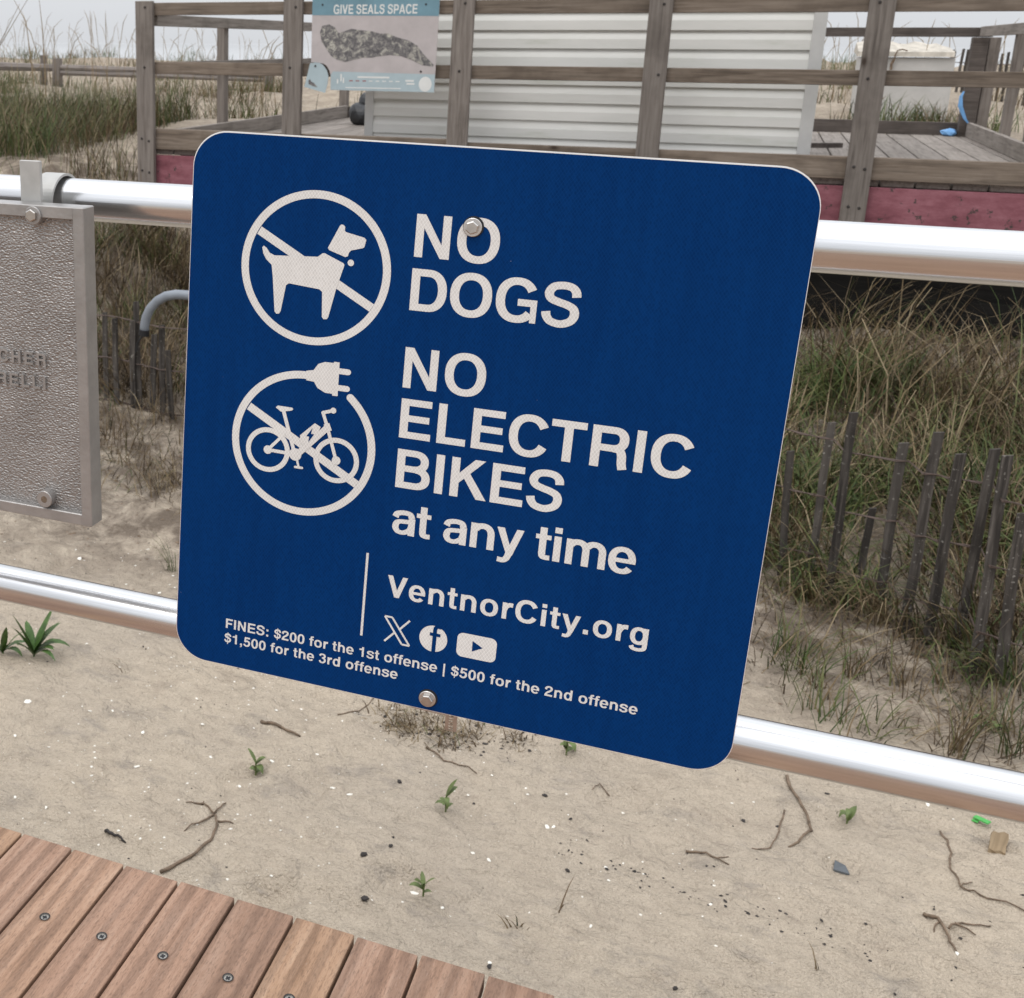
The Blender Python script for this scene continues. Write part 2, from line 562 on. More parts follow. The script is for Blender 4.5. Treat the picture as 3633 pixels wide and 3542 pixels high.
xs = np.concatenate([-np.geomspace(6, 900, 40)[::-1], np.arange(-5.9, 3.0, .03), np.geomspace(3.1, 900, 42)])
ys = np.concatenate([[-60, -30, -12, -6, -3, -1, 0, .6, 1.0], np.arange(1.2, 5.4, .022), np.arange(5.4, 9, .06), np.arange(9, 25, .28), np.arange(25, 145, 3)])
X, Y = np.meshgrid(xs, ys)
Zt = terr(X.ravel(), Y.ravel())
nx, ny = len(xs), len(ys)
me = bpy.data.meshes.new('sand')
vv = np.stack([X.ravel(), Y.ravel(), Zt], 1)
i, j = np.meshgrid(np.arange(nx - 1), np.arange(ny - 1))
q0 = (j * nx + i).ravel()
F = np.stack([q0, q0 + 1, q0 + nx + 1, q0 + nx], 1)
def np_mesh(name, verts, quads, mat, smooth=True):
    me = bpy.data.meshes.new(name)
    k = quads.shape[1]
    me.vertices.add(len(verts)); me.vertices.foreach_set('co', verts.astype(np.float32).ravel())
    me.loops.add(quads.size); me.loops.foreach_set('vertex_index', quads.astype(np.int32).ravel())
    me.polygons.add(len(quads))
    me.polygons.foreach_set('loop_start', np.arange(0, quads.size, k, dtype=np.int32))
    me.polygons.foreach_set('use_smooth', np.full(len(quads), smooth))
    me.materials.append(mat)
    me.update(calc_edges=True)
    return me
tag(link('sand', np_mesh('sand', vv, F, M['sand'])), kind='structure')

m = MB().add([(-20000, 96, -2.5), (20000, 96, -2.5), (20000, 30000, -2.5), (-20000, 30000, -2.5)], [(0, 1, 2, 3)])
tag(m.build('sea', M['sea']), kind='structure')

# ------------------------------------------------------------------ boardwalk
bw = bpy.data.objects.new('boardwalk', None)
COL.objects.link(bw)
tag(bw, kind='structure')
PITCH, PW_, EDGE = .09226, .0875, 1.361
meshes = []
for k in range(4):
    mm = MB()
    bm = bmesh.new()
    bmesh.ops.create_cube(bm, size=1.)
    L = 4.6
    for q in bm.verts:
        q.co = Vector((q.co.x * PW_, (q.co.y - .5) * L, (q.co.z - .5) * .025))
    bmesh.ops.bevel(bm, geom=list(bm.edges), offset=.0022, segments=2, affect='EDGES', profile=.6)
    bm.verts.index_update()
    mm.add([q.co[:] for q in bm.verts], [[w.index for w in f.verts] for f in bm.faces])
    bm.free()
    meshes.append(mm.mesh('plank', M['plank'], False))
# countersunk screw: dished head with cross recess
def screw_mesh():
    mm = MB()
    n = 14
    r0, r1, r2 = .0078, .0062, .0020
    P = []
    for r, z in ((r0, .0006), (r1, .0004), (r1, -.0012), (.0056, -.0008)):
        P += [(r * math.cos(2 * math.pi * a / n), r * math.sin(2 * math.pi * a / n), z) for a in range(n)]
    fs = []
    for k in range(3):
        for a in range(n):
            b = (a + 1) % n
            fs.append((k * n + a, k * n + b, (k + 1) * n + b, (k + 1) * n + a))
    mm.add(P, fs)
    mm.mi[:n] = [1] * n
    mm.add([(.0056 * math.cos(2 * math.pi * a / n), .0056 * math.sin(2 * math.pi * a / n), -.0008) for a in range(n)], [tuple(range(n))])
    for w, l in ((.0015, .0036), (.0036, .0015)):
        mm.add([(-w, -l, -.00065 + l * .01), (w, -l, -.00065 + l * .01), (w, l, -.00065 + l * .01), (-w, l, -.00065 + l * .01)], [(0, 1, 2, 3)], 1)
    return mm.mesh('screw', [M['screw'], M['rubber']])
SCREW = screw_mesh()
x_right = -.949
for k in range(-20, 46):
    xc = x_right + k * PITCH - PITCH / 2
    dy = random.uniform(-.002, .002)
    p = link('plank', random.choice(meshes), bw, (xc, EDGE + dy, random.uniform(-.0012, .0008)), (0, 0, random.uniform(-.0015, .0015)))
    if -1.2 < xc < .2:
        for yy in (1.213,):
            sc_ = bpy.data.objects.new('screw', SCREW)
            COL.objects.link(sc_)
            sc_.parent = p
            sc_.location = (random.uniform(-.006, .006), yy - EDGE, .0017)
            sc_.rotation_euler = (0, 0, random.uniform(0, 6))
for yy in (1.21, .3, -.7, -1.8, -2.9):
    MB().box(-6, yy - .04, -.265, 4, yy + .04, -.0275).build('joist', M['joist'], bw)
for xx in (-4.2, -1.9, .6, 3.0):
    MB().box(xx - .1, .9, -1.3, xx + .1, 1.1, -.265).build('pile', M['joist'], bw)

# ------------------------------------------------------------------ handrail
RY_U, RZ_U, RY_L, RZ_L, RR = 1.2303, 1.21 - .17943, 1.2589, 1.21 - .71936, .0246
rl = thing('handrail', (-.2, 1.24, 0), 'shiny aluminium pipe handrail with two rails along the boardwalk edge', 'railing')
def rail(name, y, z):
    pts = [(x, y, z) for x in np.linspace(-2.9, 2.5, 12)]
    return MB().tube(pts, RR, 96).build(name, M['rail'], rl, smooth=True)
rail('upper_rail', RY_U, RZ_U)
rail('lower_rail', RY_L, RZ_L)
for xx in (-1.55, 1.0):
    MB().tube([(xx, 1.245, 0), (xx, 1.245, RZ_U)], .024, 24).build('rail_post', M['rail'], rl, smooth=True)
    MB().tube([(xx, 1.245, -.001), (xx, 1.245, .012)], .06, 24).build('base_flange', M['rail'], rl)

# ------------------------------------------------------------------ sign
SIDE = .6096
TL = Vector((-.5495, 1.1632, 1.21 - .0873))
SXv = Vector((.99851046, .046816, -.02802003)).normalized()
SZv = Vector((.02611629, .04079261, .99882626)).normalized()
SN = SXv.cross(SZv)
if SN.y > 0:
    SN = -SN                                    # towards the reader
def SP(u, v, d=0.):
    return TL + SXv * (u / 1000 * SIDE) - SZv * (v / 1000 * SIDE) + SN * d

class Flat:
    """flat shapes on the sign face, in thousandths of its width"""
    def __init__(s, d0):
        s.v, s.f, s.uv, s.d, s.k = [], [], [], d0, 0
    def poly(s, pts):
        d = s.d + (s.k % 40) * 9e-6
        s.k += 1
        tri = tessellate_polygon([[Vector((p[0], p[1], 0)) for p in pts]])
        o = len(s.v)
        for p in pts:
            s.v.append(SP(p[0], p[1], d)[:])
            s.uv.append((p[0] / 1000, p[1] / 1000))
        for t in tri:
            a, b, c = [Vector((pts[i][0], pts[i][1])) for i in t]
            if (b - a).cross(c - a) > 0:
                t = (t[0], t[2], t[1])
            s.f.append(tuple(o + i for i in t))
        return s
    def strip(s, L, Rr):
        return s.poly(list(L) + list(reversed(Rr)))
    def disc(s, cx, cy, r, n=20):
        return s.poly([(cx + r * math.cos(2 * math.pi * a / n), cy + r * math.sin(2 * math.pi * a / n)) for a in range(n)])
    def arc(s, cx, cy, ro, ri, a0, a1, n=72):
        A = [math.radians(a0 + (a1 - a0) * k / n) for k in range(n + 1)]
        for k in range(n):                      # small quads, all at one depth
            pass
        d = s.d + (s.k % 40) * 9e-6
        s.k += 1
        o = len(s.v)
        for a in A:
            for r in (ro, ri):
                u, v = cx + r * math.cos(a), cy - r * math.sin(a)
                s.v.append(SP(u, v, d)[:]); s.uv.append((u / 1000, v / 1000))
        for k in range(n):
            s.f.append((o + 2 * k, o + 2 * k + 2, o + 2 * k + 3, o + 2 * k + 1))
        return s
    def line(s, pts, w, round_=True):
        for (x0, y0), (x1, y1) in zip(pts, pts[1:]):
            L = math.hypot(x1 - x0, y1 - y0) or 1
            nx_, ny_ = -(y1 - y0) / L * w / 2, (x1 - x0) / L * w / 2
            s.poly([(x0 + nx_, y0 + ny_), (x1 + nx_, y1 + ny_), (x1 - nx_, y1 - ny_), (x0 - nx_, y0 - ny_)])
        if round_:
            for p in pts:
                s.disc(p[0], p[1], w / 2, 14)
        return s
    def build(s, name, mat, parent):
        me = bpy.data.meshes.new(name)
        me.from_pydata(s.v, [], s.f)
        ul = me.uv_layers.new(name='sign')
        li = np.empty(len(me.loops), np.int32)
        me.loops.foreach_get('vertex_index', li)
        ul.data.foreach_set('uv', np.array(s.uv, np.float32)[li].ravel())
        me.materials.append(mat)
        me.update()
        return link(name, me, parent)

# ---- bold grotesque lettering, drawn stroke by stroke (1000 units per em)
def _se(c, e=2.25):
    return math.copysign(abs(c) ** (2 / e), c)
def g_rect(x0, y0, x1, y1): return [[(x0, y0), (x1, y0), (x1, y1), (x0, y1)]]
def g_arc(cx, cy, rx, ry, tx, ty, a0, a1, n=26):
    A = [math.radians(a0 + (a1 - a0) * k / n) for k in range(n + 1)]
    o = [(cx + rx * _se(math.cos(a)), cy + ry * _se(math.sin(a))) for a in A]
    i_ = [(cx + (rx - tx) * _se(math.cos(a)), cy + (ry - ty) * _se(math.sin(a))) for a in A]
    return [('strip', o, i_)]
def g_curve(P, wv, wh, n=9):
    pts = []
    Q = [P[0]] + list(P) + [P[-1]]
    for k in range(1, len(Q) - 2):
        p0, p1, p2, p3 = Q[k - 1], Q[k], Q[k + 1], Q[k + 2]
        for j in range(n):
            t = j / n
            pts.append(tuple(.5 * ((2 * p1[c]) + (-p0[c] + p2[c]) * t + (2 * p0[c] - 5 * p1[c] + 4 * p2[c] - p3[c]) * t * t + (-p0[c] + 3 * p1[c] - 3 * p2[c] + p3[c]) * t ** 3) for c in (0, 1)))
    pts.append(P[-1])
    L, R_ = [], []
    for k, p in enumerate(pts):
        a, b = pts[max(k - 1, 0)], pts[min(k + 1, len(pts) - 1)]
        dx, dy = b[0] - a[0], b[1] - a[1]
        l = math.hypot(dx, dy) or 1
        dx, dy = dx / l, dy / l
        w = math.hypot(wv * dy, wh * dx) / 2
        L.append((p[0] - dy * w, p[1] + dx * w)); R_.append((p[0] + dy * w, p[1] - dx * w))
    return [('strip', L, R_)]
def sscale(g, fx, fy, oy=0):
    out = []
    for q in g:
        if q[0] == 'strip':
            out.append(('strip', [(x * fx, y * fy + oy) for x, y in q[1]], [(x * fx, y * fy + oy) for x, y in q[2]]))
        else:
            out.append([(x * fx, y * fy + oy) for x, y in q])
    return out
S_ = [(562, 500), (545, 590), (470, 658), (335, 677), (195, 645), (127, 545), (165, 450), (290, 400), (420, 365), (530, 305), (553, 195), (490, 95), (345, 42), (190, 72), (118, 150), (100, 230)]
GL = {
 'N': (722, g_rect(69, 0, 207, 718) + g_rect(517, 0, 655, 718) + [[(69, 718), (220, 718), (655, 0), (504, 0)]]),
 'O': (778, g_arc(389, 359, 348, 378, 150, 124, 0, 360, 48)),
 'D': (722, g_rect(76, 0, 222, 718) + g_rect(222, 596, 372, 718) + g_rect(222, 0, 372, 122) + g_arc(370, 359, 318, 359, 150, 122, -90, 90)),
 'G': (778, g_arc(384, 359, 343, 378, 150, 124, 30, 322, 40) + g_rect(400, 270, 712, 385) + g_rect(612, 0, 712, 290)),
 'S': (667, g_curve(S_, 144, 122)),
 'E': (667, g_rect(76, 0, 222, 718) + g_rect(222, 595, 621, 718) + g_rect(222, 306, 592, 425) + g_rect(222, 0, 630, 123)),
 'F': (611, g_rect(76, 0, 222, 718) + g_rect(222, 595, 590, 718) + g_rect(222, 296, 540, 415)),
 'L': (611, g_rect(80, 0, 226, 718) + g_rect(226, 0, 582, 125)),
 'C': (722, g_arc(382, 359, 340, 378, 150, 124, 28, 332, 40)),
 'T': (611, g_rect(233, 0, 379, 600) + g_rect(18, 595, 594, 718)),
 'R': (722, g_rect(80, 0, 226, 718) + g_rect(226, 597, 440, 718) + g_rect(226, 288, 440, 405) + g_arc(436, 503, 235, 215, 148, 120, -90, 90) + g_curve([(430, 345), (535, 325), (578, 240), (588, 110), (612, 0)], 145, 120)),
 'H': (722, g_rect(70, 0, 216, 718) + g_rect(506, 0, 652, 718) + g_rect(216, 306, 506, 430)),
 'I': (278, g_rect(66, 0, 212, 718)),
 'B': (722, g_rect(76, 0, 222, 718) + g_rect(222, 600, 400, 718) + g_rect(222, 312, 420, 426) + g_rect(222, 0, 420, 120) + g_arc(392, 515, 250, 203, 140, 118, -90, 90) + g_arc(412, 213, 270, 213, 146, 120, -90, 90)),
 'K': (722, g_rect(76, 0, 222, 718) + [[(200, 238), (200, 420), (478, 718), (662, 718)]] + [[(296, 372), (392, 478), (716, 0), (540, 0)]]),
 'V': (667, [[(15, 718), (174, 718), (413, 0), (259, 0)], [(493, 718), (652, 718), (408, 0), (254, 0)]]),
 'A': (722, [[(20, 0), (172, 0), (440, 718), (280, 718)], [(702, 0), (548, 0), (284, 718), (444, 718)]] + g_rect(180, 150, 540, 265)),
 'P': (667, g_rect(76, 0, 222, 718) + g_rect(222, 597, 400, 718) + g_rect(222, 250, 400, 370) + g_arc(395, 484, 240, 234, 148, 120, -90, 90)),
 'a': (556, g_rect(372, 0, 510, 380) + g_curve([(92, 372), (130, 452), (265, 486), (395, 465), (441, 372)], 136, 104) + g_curve([(440, 300), (300, 296), (150, 270), (104, 160), (160, 66), (280, 52), (400, 120), (441, 220)], 134, 92)),
 't': (333, g_rect(85, 120, 222, 676) + g_rect(10, 428, 312, 524) + g_curve([(154, 140), (170, 68), (230, 48), (312, 52)], 138, 100)),
 'n': (611, g_rect(64, 0, 202, 532) + g_arc(312, 300, 238, 246, 140, 118, 0, 150) + g_rect(410, 0, 550, 305)),
 'h': (611, g_rect(64, 0, 202, 718) + g_arc(312, 300, 238, 246, 140, 118, 0, 150) + g_rect(410, 0, 550, 305)),
 'y': (556, [[(8, 532), (158, 532), (345, 20), (220, 0)], [(404, 532), (548, 532), (350, -40), (212, -40)]] + g_curve([(283, 0), (245, -105), (175, -160), (62, -154)], 134, 104)),
 'i': (278, g_rect(69, 0, 209, 532) + g_rect(69, 598, 209, 718)),
 'm': (889, g_rect(62, 0, 198, 532) + g_arc(290, 320, 224, 226, 136, 116, 0, 150) + g_rect(376, 0, 514, 325) + g_arc(606, 320, 224, 226, 136, 116, 0, 150) + g_rect(692, 0, 830, 325)),
 'e': (556, g_arc(278, 264, 258, 282, 138, 106, 0, 322, 36) + g_rect(90, 218, 534, 306)),
 'r': (389, g_rect(64, 0, 202, 532) + g_curve([(140, 300), (195, 415), (280, 472), (378, 470)], 140, 136)),
 'o': (611, g_arc(305, 264, 270, 282, 142, 110, 0, 360, 40)),
 'g': (611, g_arc(288, 268, 248, 278, 140, 110, 0, 360, 40) + g_rect(408, -30, 544, 532) + g_curve([(476, -10), (450, -120), (300, -165), (150, -140), (106, -60)], 136, 104)),
 'd': (611, g_arc(288, 264, 250, 280, 140, 110, 0, 360, 40) + g_rect(408, 0, 546, 718)),
 'f': (333, g_rect(88, 0, 226, 560) + g_rect(8, 428, 318, 524) + g_curve([(157, 540), (175, 640), (240, 670), (325, 664)], 138, 104)),
 's': (556, sscale(g_curve(S_, 165, 140), .82, .735)),
 '.': (278, g_rect(66, 0, 212, 146)),
 ',': (278, g_rect(66, 0, 212, 146) + [[(140, 20), (212, 20), (190, -90), (66, -160), (66, -110), (130, -60)]]),
 ':': (333, g_rect(92, 0, 238, 146) + g_rect(92, 386, 238, 532)),
 '|': (280, g_rect(84, -190, 196, 740)),
 '0': (556, g_arc(278, 345, 248, 366, 140, 112, 0, 360, 40)),
 '1': (556, g_rect(250, 0, 390, 710) + [[(69, 470), (69, 570), (250, 600), (300, 710), (390, 710), (260, 470)]]),
 '2': (556, g_curve([(95, 455), (120, 590), (270, 655), (420, 600), (432, 470), (330, 350), (180, 240), (100, 90)], 140, 112) + g_rect(28, 0, 516, 122)),
 '3': (556, g_curve([(95, 520), (140, 622), (270, 656), (410, 610), (420, 480), (330, 402), (240, 378)], 138, 110) + g_curve([(240, 378), (370, 360), (445, 270), (430, 130), (290, 45), (140, 75), (90, 190)], 138, 110)),
 '5': (556, g_rect(110, 588, 495, 710) + [[(110, 710), (225, 710), (205, 330), (70, 330)]] + g_curve([(140, 350), (280, 420), (420, 360), (450, 230), (380, 90), (250, 45), (120, 90), (88, 180)], 138, 112)),
 '$': (556, sscale(g_curve(S_, 150, 130), .83, .9, 30) + g_rect(248, -110, 302, 770)),
 ' ': (278, []),
}
def text2d(s, x0, base, cap, x1=None):
    """polygons of a line of text fitted from x0 to x1 on a baseline (y downwards)"""
    k = cap / 718.
    adv = [GL[c][0] for c in s]
    def ext(g):
        P = [p for q in g for p in ((q[1] + q[2]) if q[0] == 'strip' else q)]
        return min(p[0] for p in P), max(p[0] for p in P)
    l0 = ext(GL[s[0]][1])[0]
    r1 = adv[-1] - ext(GL[s[-1]][1])[1]
    natural = (sum(adv) - l0 - r1) * k
    tr = 0. if x1 is None or len(s) < 2 else (x1 - x0 - natural) / (len(s) - 1)
    fx = 1.
    if x1 is not None and natural > 1.12 * (x1 - x0):
        fx, tr = (x1 - x0) / natural, 0.
    x = x0 - l0 * k * fx
    out = []
    for c, a in zip(s, adv):
        for q in GL[c][1]:
            if q[0] == 'strip':
                out.append([(x + px * k * fx, base - py * k) for px, py in q[1]] + [(x + px * k * fx, base - py * k) for px, py in reversed(q[2])])
            else:
                out.append([(x + px * k * fx, base - py * k) for px, py in q])
        x += a * k * fx + tr
    return out

sign = thing('warning_sign', SP(500, 1000), 'square blue sign with white no dogs and no electric bikes legend, bolted to the handrail', 'sign')
FR = .00125                                       # half thickness
def rounded(n=12, r=62.):
    P = []
    for cx, cy, a0 in ((1000 - r, r, 90), (1000 - r, 1000 - r, 0), (r, 1000 - r, -90), (r, r, -180)):
        for k in range(n + 1):
            a = math.radians(a0 - 90 * k / n)
            P.append((cx + r * math.cos(a), cy - r * math.sin(a)))
    return P
rp = rounded()
nn = len(rp)
mm = MB()
mm.add([SP(u, v, 0.) for u, v in rp] + [SP(u, v, -.0025) for u, v in rp],
       [tuple(range(nn))[::-1]] + [tuple(nn + k for k in range(nn))])
for k in range(nn):
    mm.f.append((k, (k + 1) % nn, nn + (k + 1) % nn, nn + k)); mm.mi.append(1)
mm.mi[1] = 1
mm.build('panel', M['alu'], sign, fix=True)
fl = Flat(.00012)
film = []
for (u, v) in rp:
    uu = .9 + u * (1000 - 1.8) / 1000
    film.append((uu, 2.3 + v * (1000 - 3.1) / 1000))
fl.poly(film)
fl.build('blue_film', M['blue'], sign)

D0 = .00034
for s, x0, base, cap, x1 in (('NO', 402.5, 185.3, 71.3, 541), ('DOGS', 402, 275.6, 71, 677.3), ('NO', 401.5, 410.2, 70.8, 540.3),
                             ('ELECTRIC', 402.2, 499.3, 70, 875.5), ('BIKES', 402.8, 589.7, 70.2, 684.8),
                             ('at any time', 403, 675.6, 60.5, 812), ('VentnorCity.org', 403.8, 795.6, 40.6, 847),
                             ('FINES: $200 for the 1st offense | $500 for the 2nd offense', 101.5, 922.6, 19.3, 846.4),
                             ('$1,500 for the 3rd offense', 99.9, 952.2, 19.3, 435.8)):
    fl = Flat(D0)
    for q in text2d(s, x0, base, cap, x1):
        fl.poly(q)
    fl.build('lettering', M['white'], sign)

# no-dogs roundel
fl = Flat(D0)
fl.arc(232.3, 222.3, 133.9, 120.2, 0, 360, 96)
fl.line([(128.5, 164.6), (337.5, 279.5)], 15.2, False)
fl.build('prohibition_ring', M['white'], sign)
fl = Flat(D0 + .00022)
body = [(138.1, 190.9), (135.6, 193.9), (138.0, 204.5), (143.8, 213.9), (154.4, 222.9), (157.7, 244.2), (164.3, 304.1), (167.5, 308.0), (172.8, 307.4), (175.5, 302.9), (182.8, 255.9), (187.8, 252.1), (243.1, 256.9), (248.5, 260.8), (250.9, 304.6), (254.2, 308.4), (260.1, 307.3), (262.4, 303.3), (273.3, 252.5), (284.6, 212.2), (284.6, 209.7), (281.9, 207.5), (249.1, 194.0), (244.9, 194.3), (236.9, 201.1), (159.0, 205.9), (150.1, 202.5), (143.5, 194.0)]
head = [(272.5, 144.6), (274.8, 142.5), (279.0, 143.2), (281.7, 146.2), (281.4, 152.6), (284.0, 154.8), (316.7, 161.6), (319.9, 165.3), (317.1, 177.6), (313.9, 179.5), (294.5, 185.0), (291.4, 188.8), (289.7, 195.4), (285.4, 197.1), (256.3, 187.9), (253.8, 184.1)]
fl.poly(body).poly(head).disc(295.7, 206.0, 5.6)
fl.build('dog_pictogram', M['white'], sign)
# no-e-bikes roundel: a cable ring that ends in a plug
fl = Flat(D0)
C2 = (229.6, 538.2)
a_end = math.degrees(math.atan2(C2[1] - 441.9, 311.3 - C2[0]))
a_plug = math.degrees(math.atan2(C2[1] - 411, 233 - C2[0]))
fl.arc(C2[0], C2[1], 133.6, 120.0, a_plug, 360 + a_end, 90)
fl.disc(C2[0] + 126.8 * math.cos(math.radians(a_end)), C2[1] - 126.8 * math.sin(math.radians(a_end)), 6.8)
fl.line([(125.8, 482.2), (333.9, 597.0)], 15.0, False)
fl.poly([(228.9, 403.3), (242.0, 400.7), (250.0, 388.5), (261.9, 383.5), (277.6, 383.2), (278.3, 380.9), (288.2, 381.1), (288.6, 441.6), (279.0, 442.0), (277.9, 438.7), (265.6, 438.6), (251.1, 431.8), (244.2, 421.4), (230.0, 420.6)])
for yy in (396.5, 426.5):
    fl.line([(286, yy), (304.5, yy)], 10.4)
fl.build('prohibition_ring', M['white'], sign)
fl = Flat(D0 + .00022)
for cx, cy in ((165.9, 558.4), (294.0, 558.8)):
    fl.arc(cx, cy, 41.8, 32.6, 0, 360, 64)
    fl.disc(cx, cy, 8.0)
fl.poly([(176.5, 477.4), (180.3, 473.6), (207.4, 473.9), (209.4, 476.3), (206.9, 479.3), (194.4, 482.4), (186.3, 484.0)])
fl.line([(191.5, 482), (214.5, 551)], 6.8, False)
fl.line([(165.9, 558.4), (218, 559.3)], 6.4, False).line([(165.9, 558.4), (197, 523)], 5.6, False)
fl.disc(218.1, 559.3, 11.6)
fl.line([(282.8, 468.6), (264.4, 474.8), (273, 497), (293.9, 558.8)], 6.2)
fl.disc(282.9, 468.5, 5.4)
fl.line([(275, 500), (224, 556)], 11.5, False)
fl.poly([(224.8, 522.3), (250.9, 496.1), (261.9, 501.6), (258, 512), (240.1, 536.1), (226.4, 538)])
fl.line([(272, 494), (277.5, 507)], 11, False)
fl.line([(221.3, 566), (225.8, 582)], 4.2, False).line([(219.4, 582.6), (232.0, 582.4)], 4.6)
fl.build('bicycle_pictogram', M['white'], sign)
fl = Flat(D0 + .00050)
fl.poly([(247.1, 505.6), (236.5, 522.3), (241.9, 522.4), (240.8, 533.3), (251.0, 516.6), (245.1, 516.6)])
fl.build('lightning_bolt', M['bluepl'], sign)
# dividing rule and the three web marks
fl = Flat(D0)
fl.poly([(361.4, 721), (365.8, 721), (365.8, 881.5), (361.4, 881.5)])
fl.build('dividing_rule', M['white'], sign)
fl = Flat(D0)
o_, w_ = [(404, 834.4), (417.5, 834.4), (452.3, 882.8), (438.5, 882.8)], 3.4
fl.line(o_ + [o_[0]], w_, False)
fl.line([(449.5, 834.4), (432.2, 855.0)], 3.6, False).line([(423.6, 863.0), (406.4, 882.8)], 3.6, False)
fl.build('web_mark', M['white'], sign)
fl = Flat(D0)
fl.disc(493.7, 859.6, 24.9, 48)
fb = fl.build('web_mark', M['white'], sign)
fl = Flat(D0 + .0002)
for q in (g_rect(232, -330, 380, 560) + g_rect(120, 300, 520, 428) + g_curve([(306, 520), (325, 640), (400, 690), (530, 684)], 148, 128)):
    if q[0] == 'strip':
        q = q[1] + q[2][::-1]
    fl.poly([(481.2 + x * .0475, 868.6 - y * .0475) for x, y in q])
fl.build('mark_letter', M['bluepl'], sign)
fl = Flat(D0)
P, r = [], 10.5
for cx, cy, a0 in ((604.6 - r, 837.0 + r, 90), (604.6 - r, 882.4 - r, 0), (535.8 + r, 882.4 - r, -90), (535.8 + r, 837.0 + r, -180)):
    P += [(cx + r * math.cos(math.radians(a0 - 15 * k)), cy - r * math.sin(math.radians(a0 - 15 * k))) for k in range(7)]
fl.poly(P)
fl.build('web_mark', M['white'], sign)
fl = Flat(D0 + .0002)
fl.poly([(562.6, 848.6), (580.8, 858.6), (563.0, 868.8)])
fl.build('mark_triangle', M['bluepl'], sign)

def lathe_on(axis_o, axis_d, prof, n=28):
    """revolve (distance along axis, radius) pairs"""
    d = Vector(axis_d).normalized()
    x = d.cross(Vector((0, 0, 1))).normalized()
    y = d.cross(x)
    v, f = [], []
    for h, r in prof:
        for k in range(n):
            a = 2 * math.pi * k / n
            v.append(Vector(axis_o) + d * h + x * (r * math.cos(a)) + y * (r * math.sin(a)))
    for k in range(len(prof) - 1):
        for j_ in range(n):
            b = (j_ + 1) % n
            f.append((k * n + j_, k * n + b, (k + 1) * n + b, (k + 1) * n + j_))
    f.append(tuple(range(n)))
    f.append(tuple((len(prof) - 1) * n + k for k in range(n)))
    return v, f
def hex_on(o, d, rad, h0, h1, turn=0.2):
    d = Vector(d).normalized()
    x = d.cross(Vector((0, 0, 1))).normalized()
    y = d.cross(x)
    v = []
    for h, r in ((h0, rad), (h1 - .0006, rad), (h1, rad * .84)):
        for k in range(6):
            a = turn + math.pi / 3 * k
            v.append(Vector(o) + d * h + x * (r * math.cos(a)) + y * (r * math.sin(a)))
    f = []
    for k in range(2):
        for j_ in range(6):
            b = (j_ + 1) % 6
            f.append((k * 6 + j_, k * 6 + b, (k + 1) * 6 + b, (k + 1) * 6 + j_))
    f.append(tuple(12 + k for k in range(6)))
    return v, f
for (u, v), tn in (((496.3, 127.4), .35), ((494.5, 975.6), .1)):
    o = SP(u, v, 0.)
    mm = MB(); mm.add(*lathe_on(o, SN, [(-.0002, .0104), (.0009, .0104)]))
    bo = mm.build('bolt', M['rubber'], sign, fix=True)
    mm = MB(); mm.add(*lathe_on(o + SZv * -.0006 - SXv * .0006, SN, [(.0009, .0093), (.0022, .0093), (.0026, .0088)]))
    link('washer', mm.mesh('washer', M['washer']), bo)
    mm = MB(); mm.add(*hex_on(o + SZv * -.0006 - SXv * .0006, SN, .0068, .0024, .0075, tn))
    link('hex_head', mm.mesh('hex_head', M['steel']), bo)
    for ch in bo.children:
        bmx = bmesh.new(); bmx.from_mesh(ch.data); bmesh.ops.recalc_face_normals(bmx, faces=bmx.faces); bmx.to_mesh(ch.data); bmx.free()
# pipe clamps behind the panel, a slotted band tail hanging below it
for v_, ry, rz in ((127.4, RY_U, RZ_U), (940.0, RY_L, RZ_L)):
    c_ = SP(495, v_, -.0025)
    mm = MB()
    ring = [(c_.x - .0, ry + (RR + .0015) * math.cos(a), rz + (RR + .0015) * math.sin(a)) for a in np.linspace(math.pi * .75, math.pi * 2.9, 26)]
    n_ = len(ring)
    mm.add([(q[0] - .011, q[1], q[2]) for q in ring] + [(q[0] + .011, q[1], q[2]) for q in ring], [(k, k + 1, n_ + k + 1, n_ + k) for k in range(n_ - 1)])
    mm.build('clamp_band', M['steel'], sign)
    MB().box(c_.x - .011, c_.y + .0005, rz + .010, c_.x + .011, ry - RR + .006, rz + .04, .001).build('clamp_block', M['greybar'], sign)
low = SP(495, 1000)
mm = MB()
mm.add([SP(u, v, d) for d in (-.0028, -.0058) for u, v in ((452, 960), (540, 960), (528, 1005.5), (464, 1004.5))], [(0, 1, 2, 3), (7, 6, 5, 4), (0, 4, 5, 1), (1, 5, 6, 2), (2, 6, 7, 3), (3, 7, 4, 0)])
mm.build('bracket_foot', M['steel'], sign, fix=True)
mm = MB()
bx0, bx1, by = -.2585, -.2448, 1.222
zt_, zb_ = .480, .4425
mm.box(bx0, by, zb_, bx0 + .0042, by + .001, zt_)
mm.box(bx1 - .0042, by, zb_, bx1, by + .001, zt_)
kk = 11
for k in range(kk):
    z0 = zb_ + (zt_ - zb_) * k / kk
    mm.box(bx0 + .0042, by + .0001, z0, bx1 - .0042, by + .0009, z0 + .0016)
mm.build('band_tail', M['steel'], sign)
MB().box(bx0 - .001, by, zt_ - .001, bx1 + .001, by + .012, RZ_L, .001).build('band_housing', M['steel'], sign)

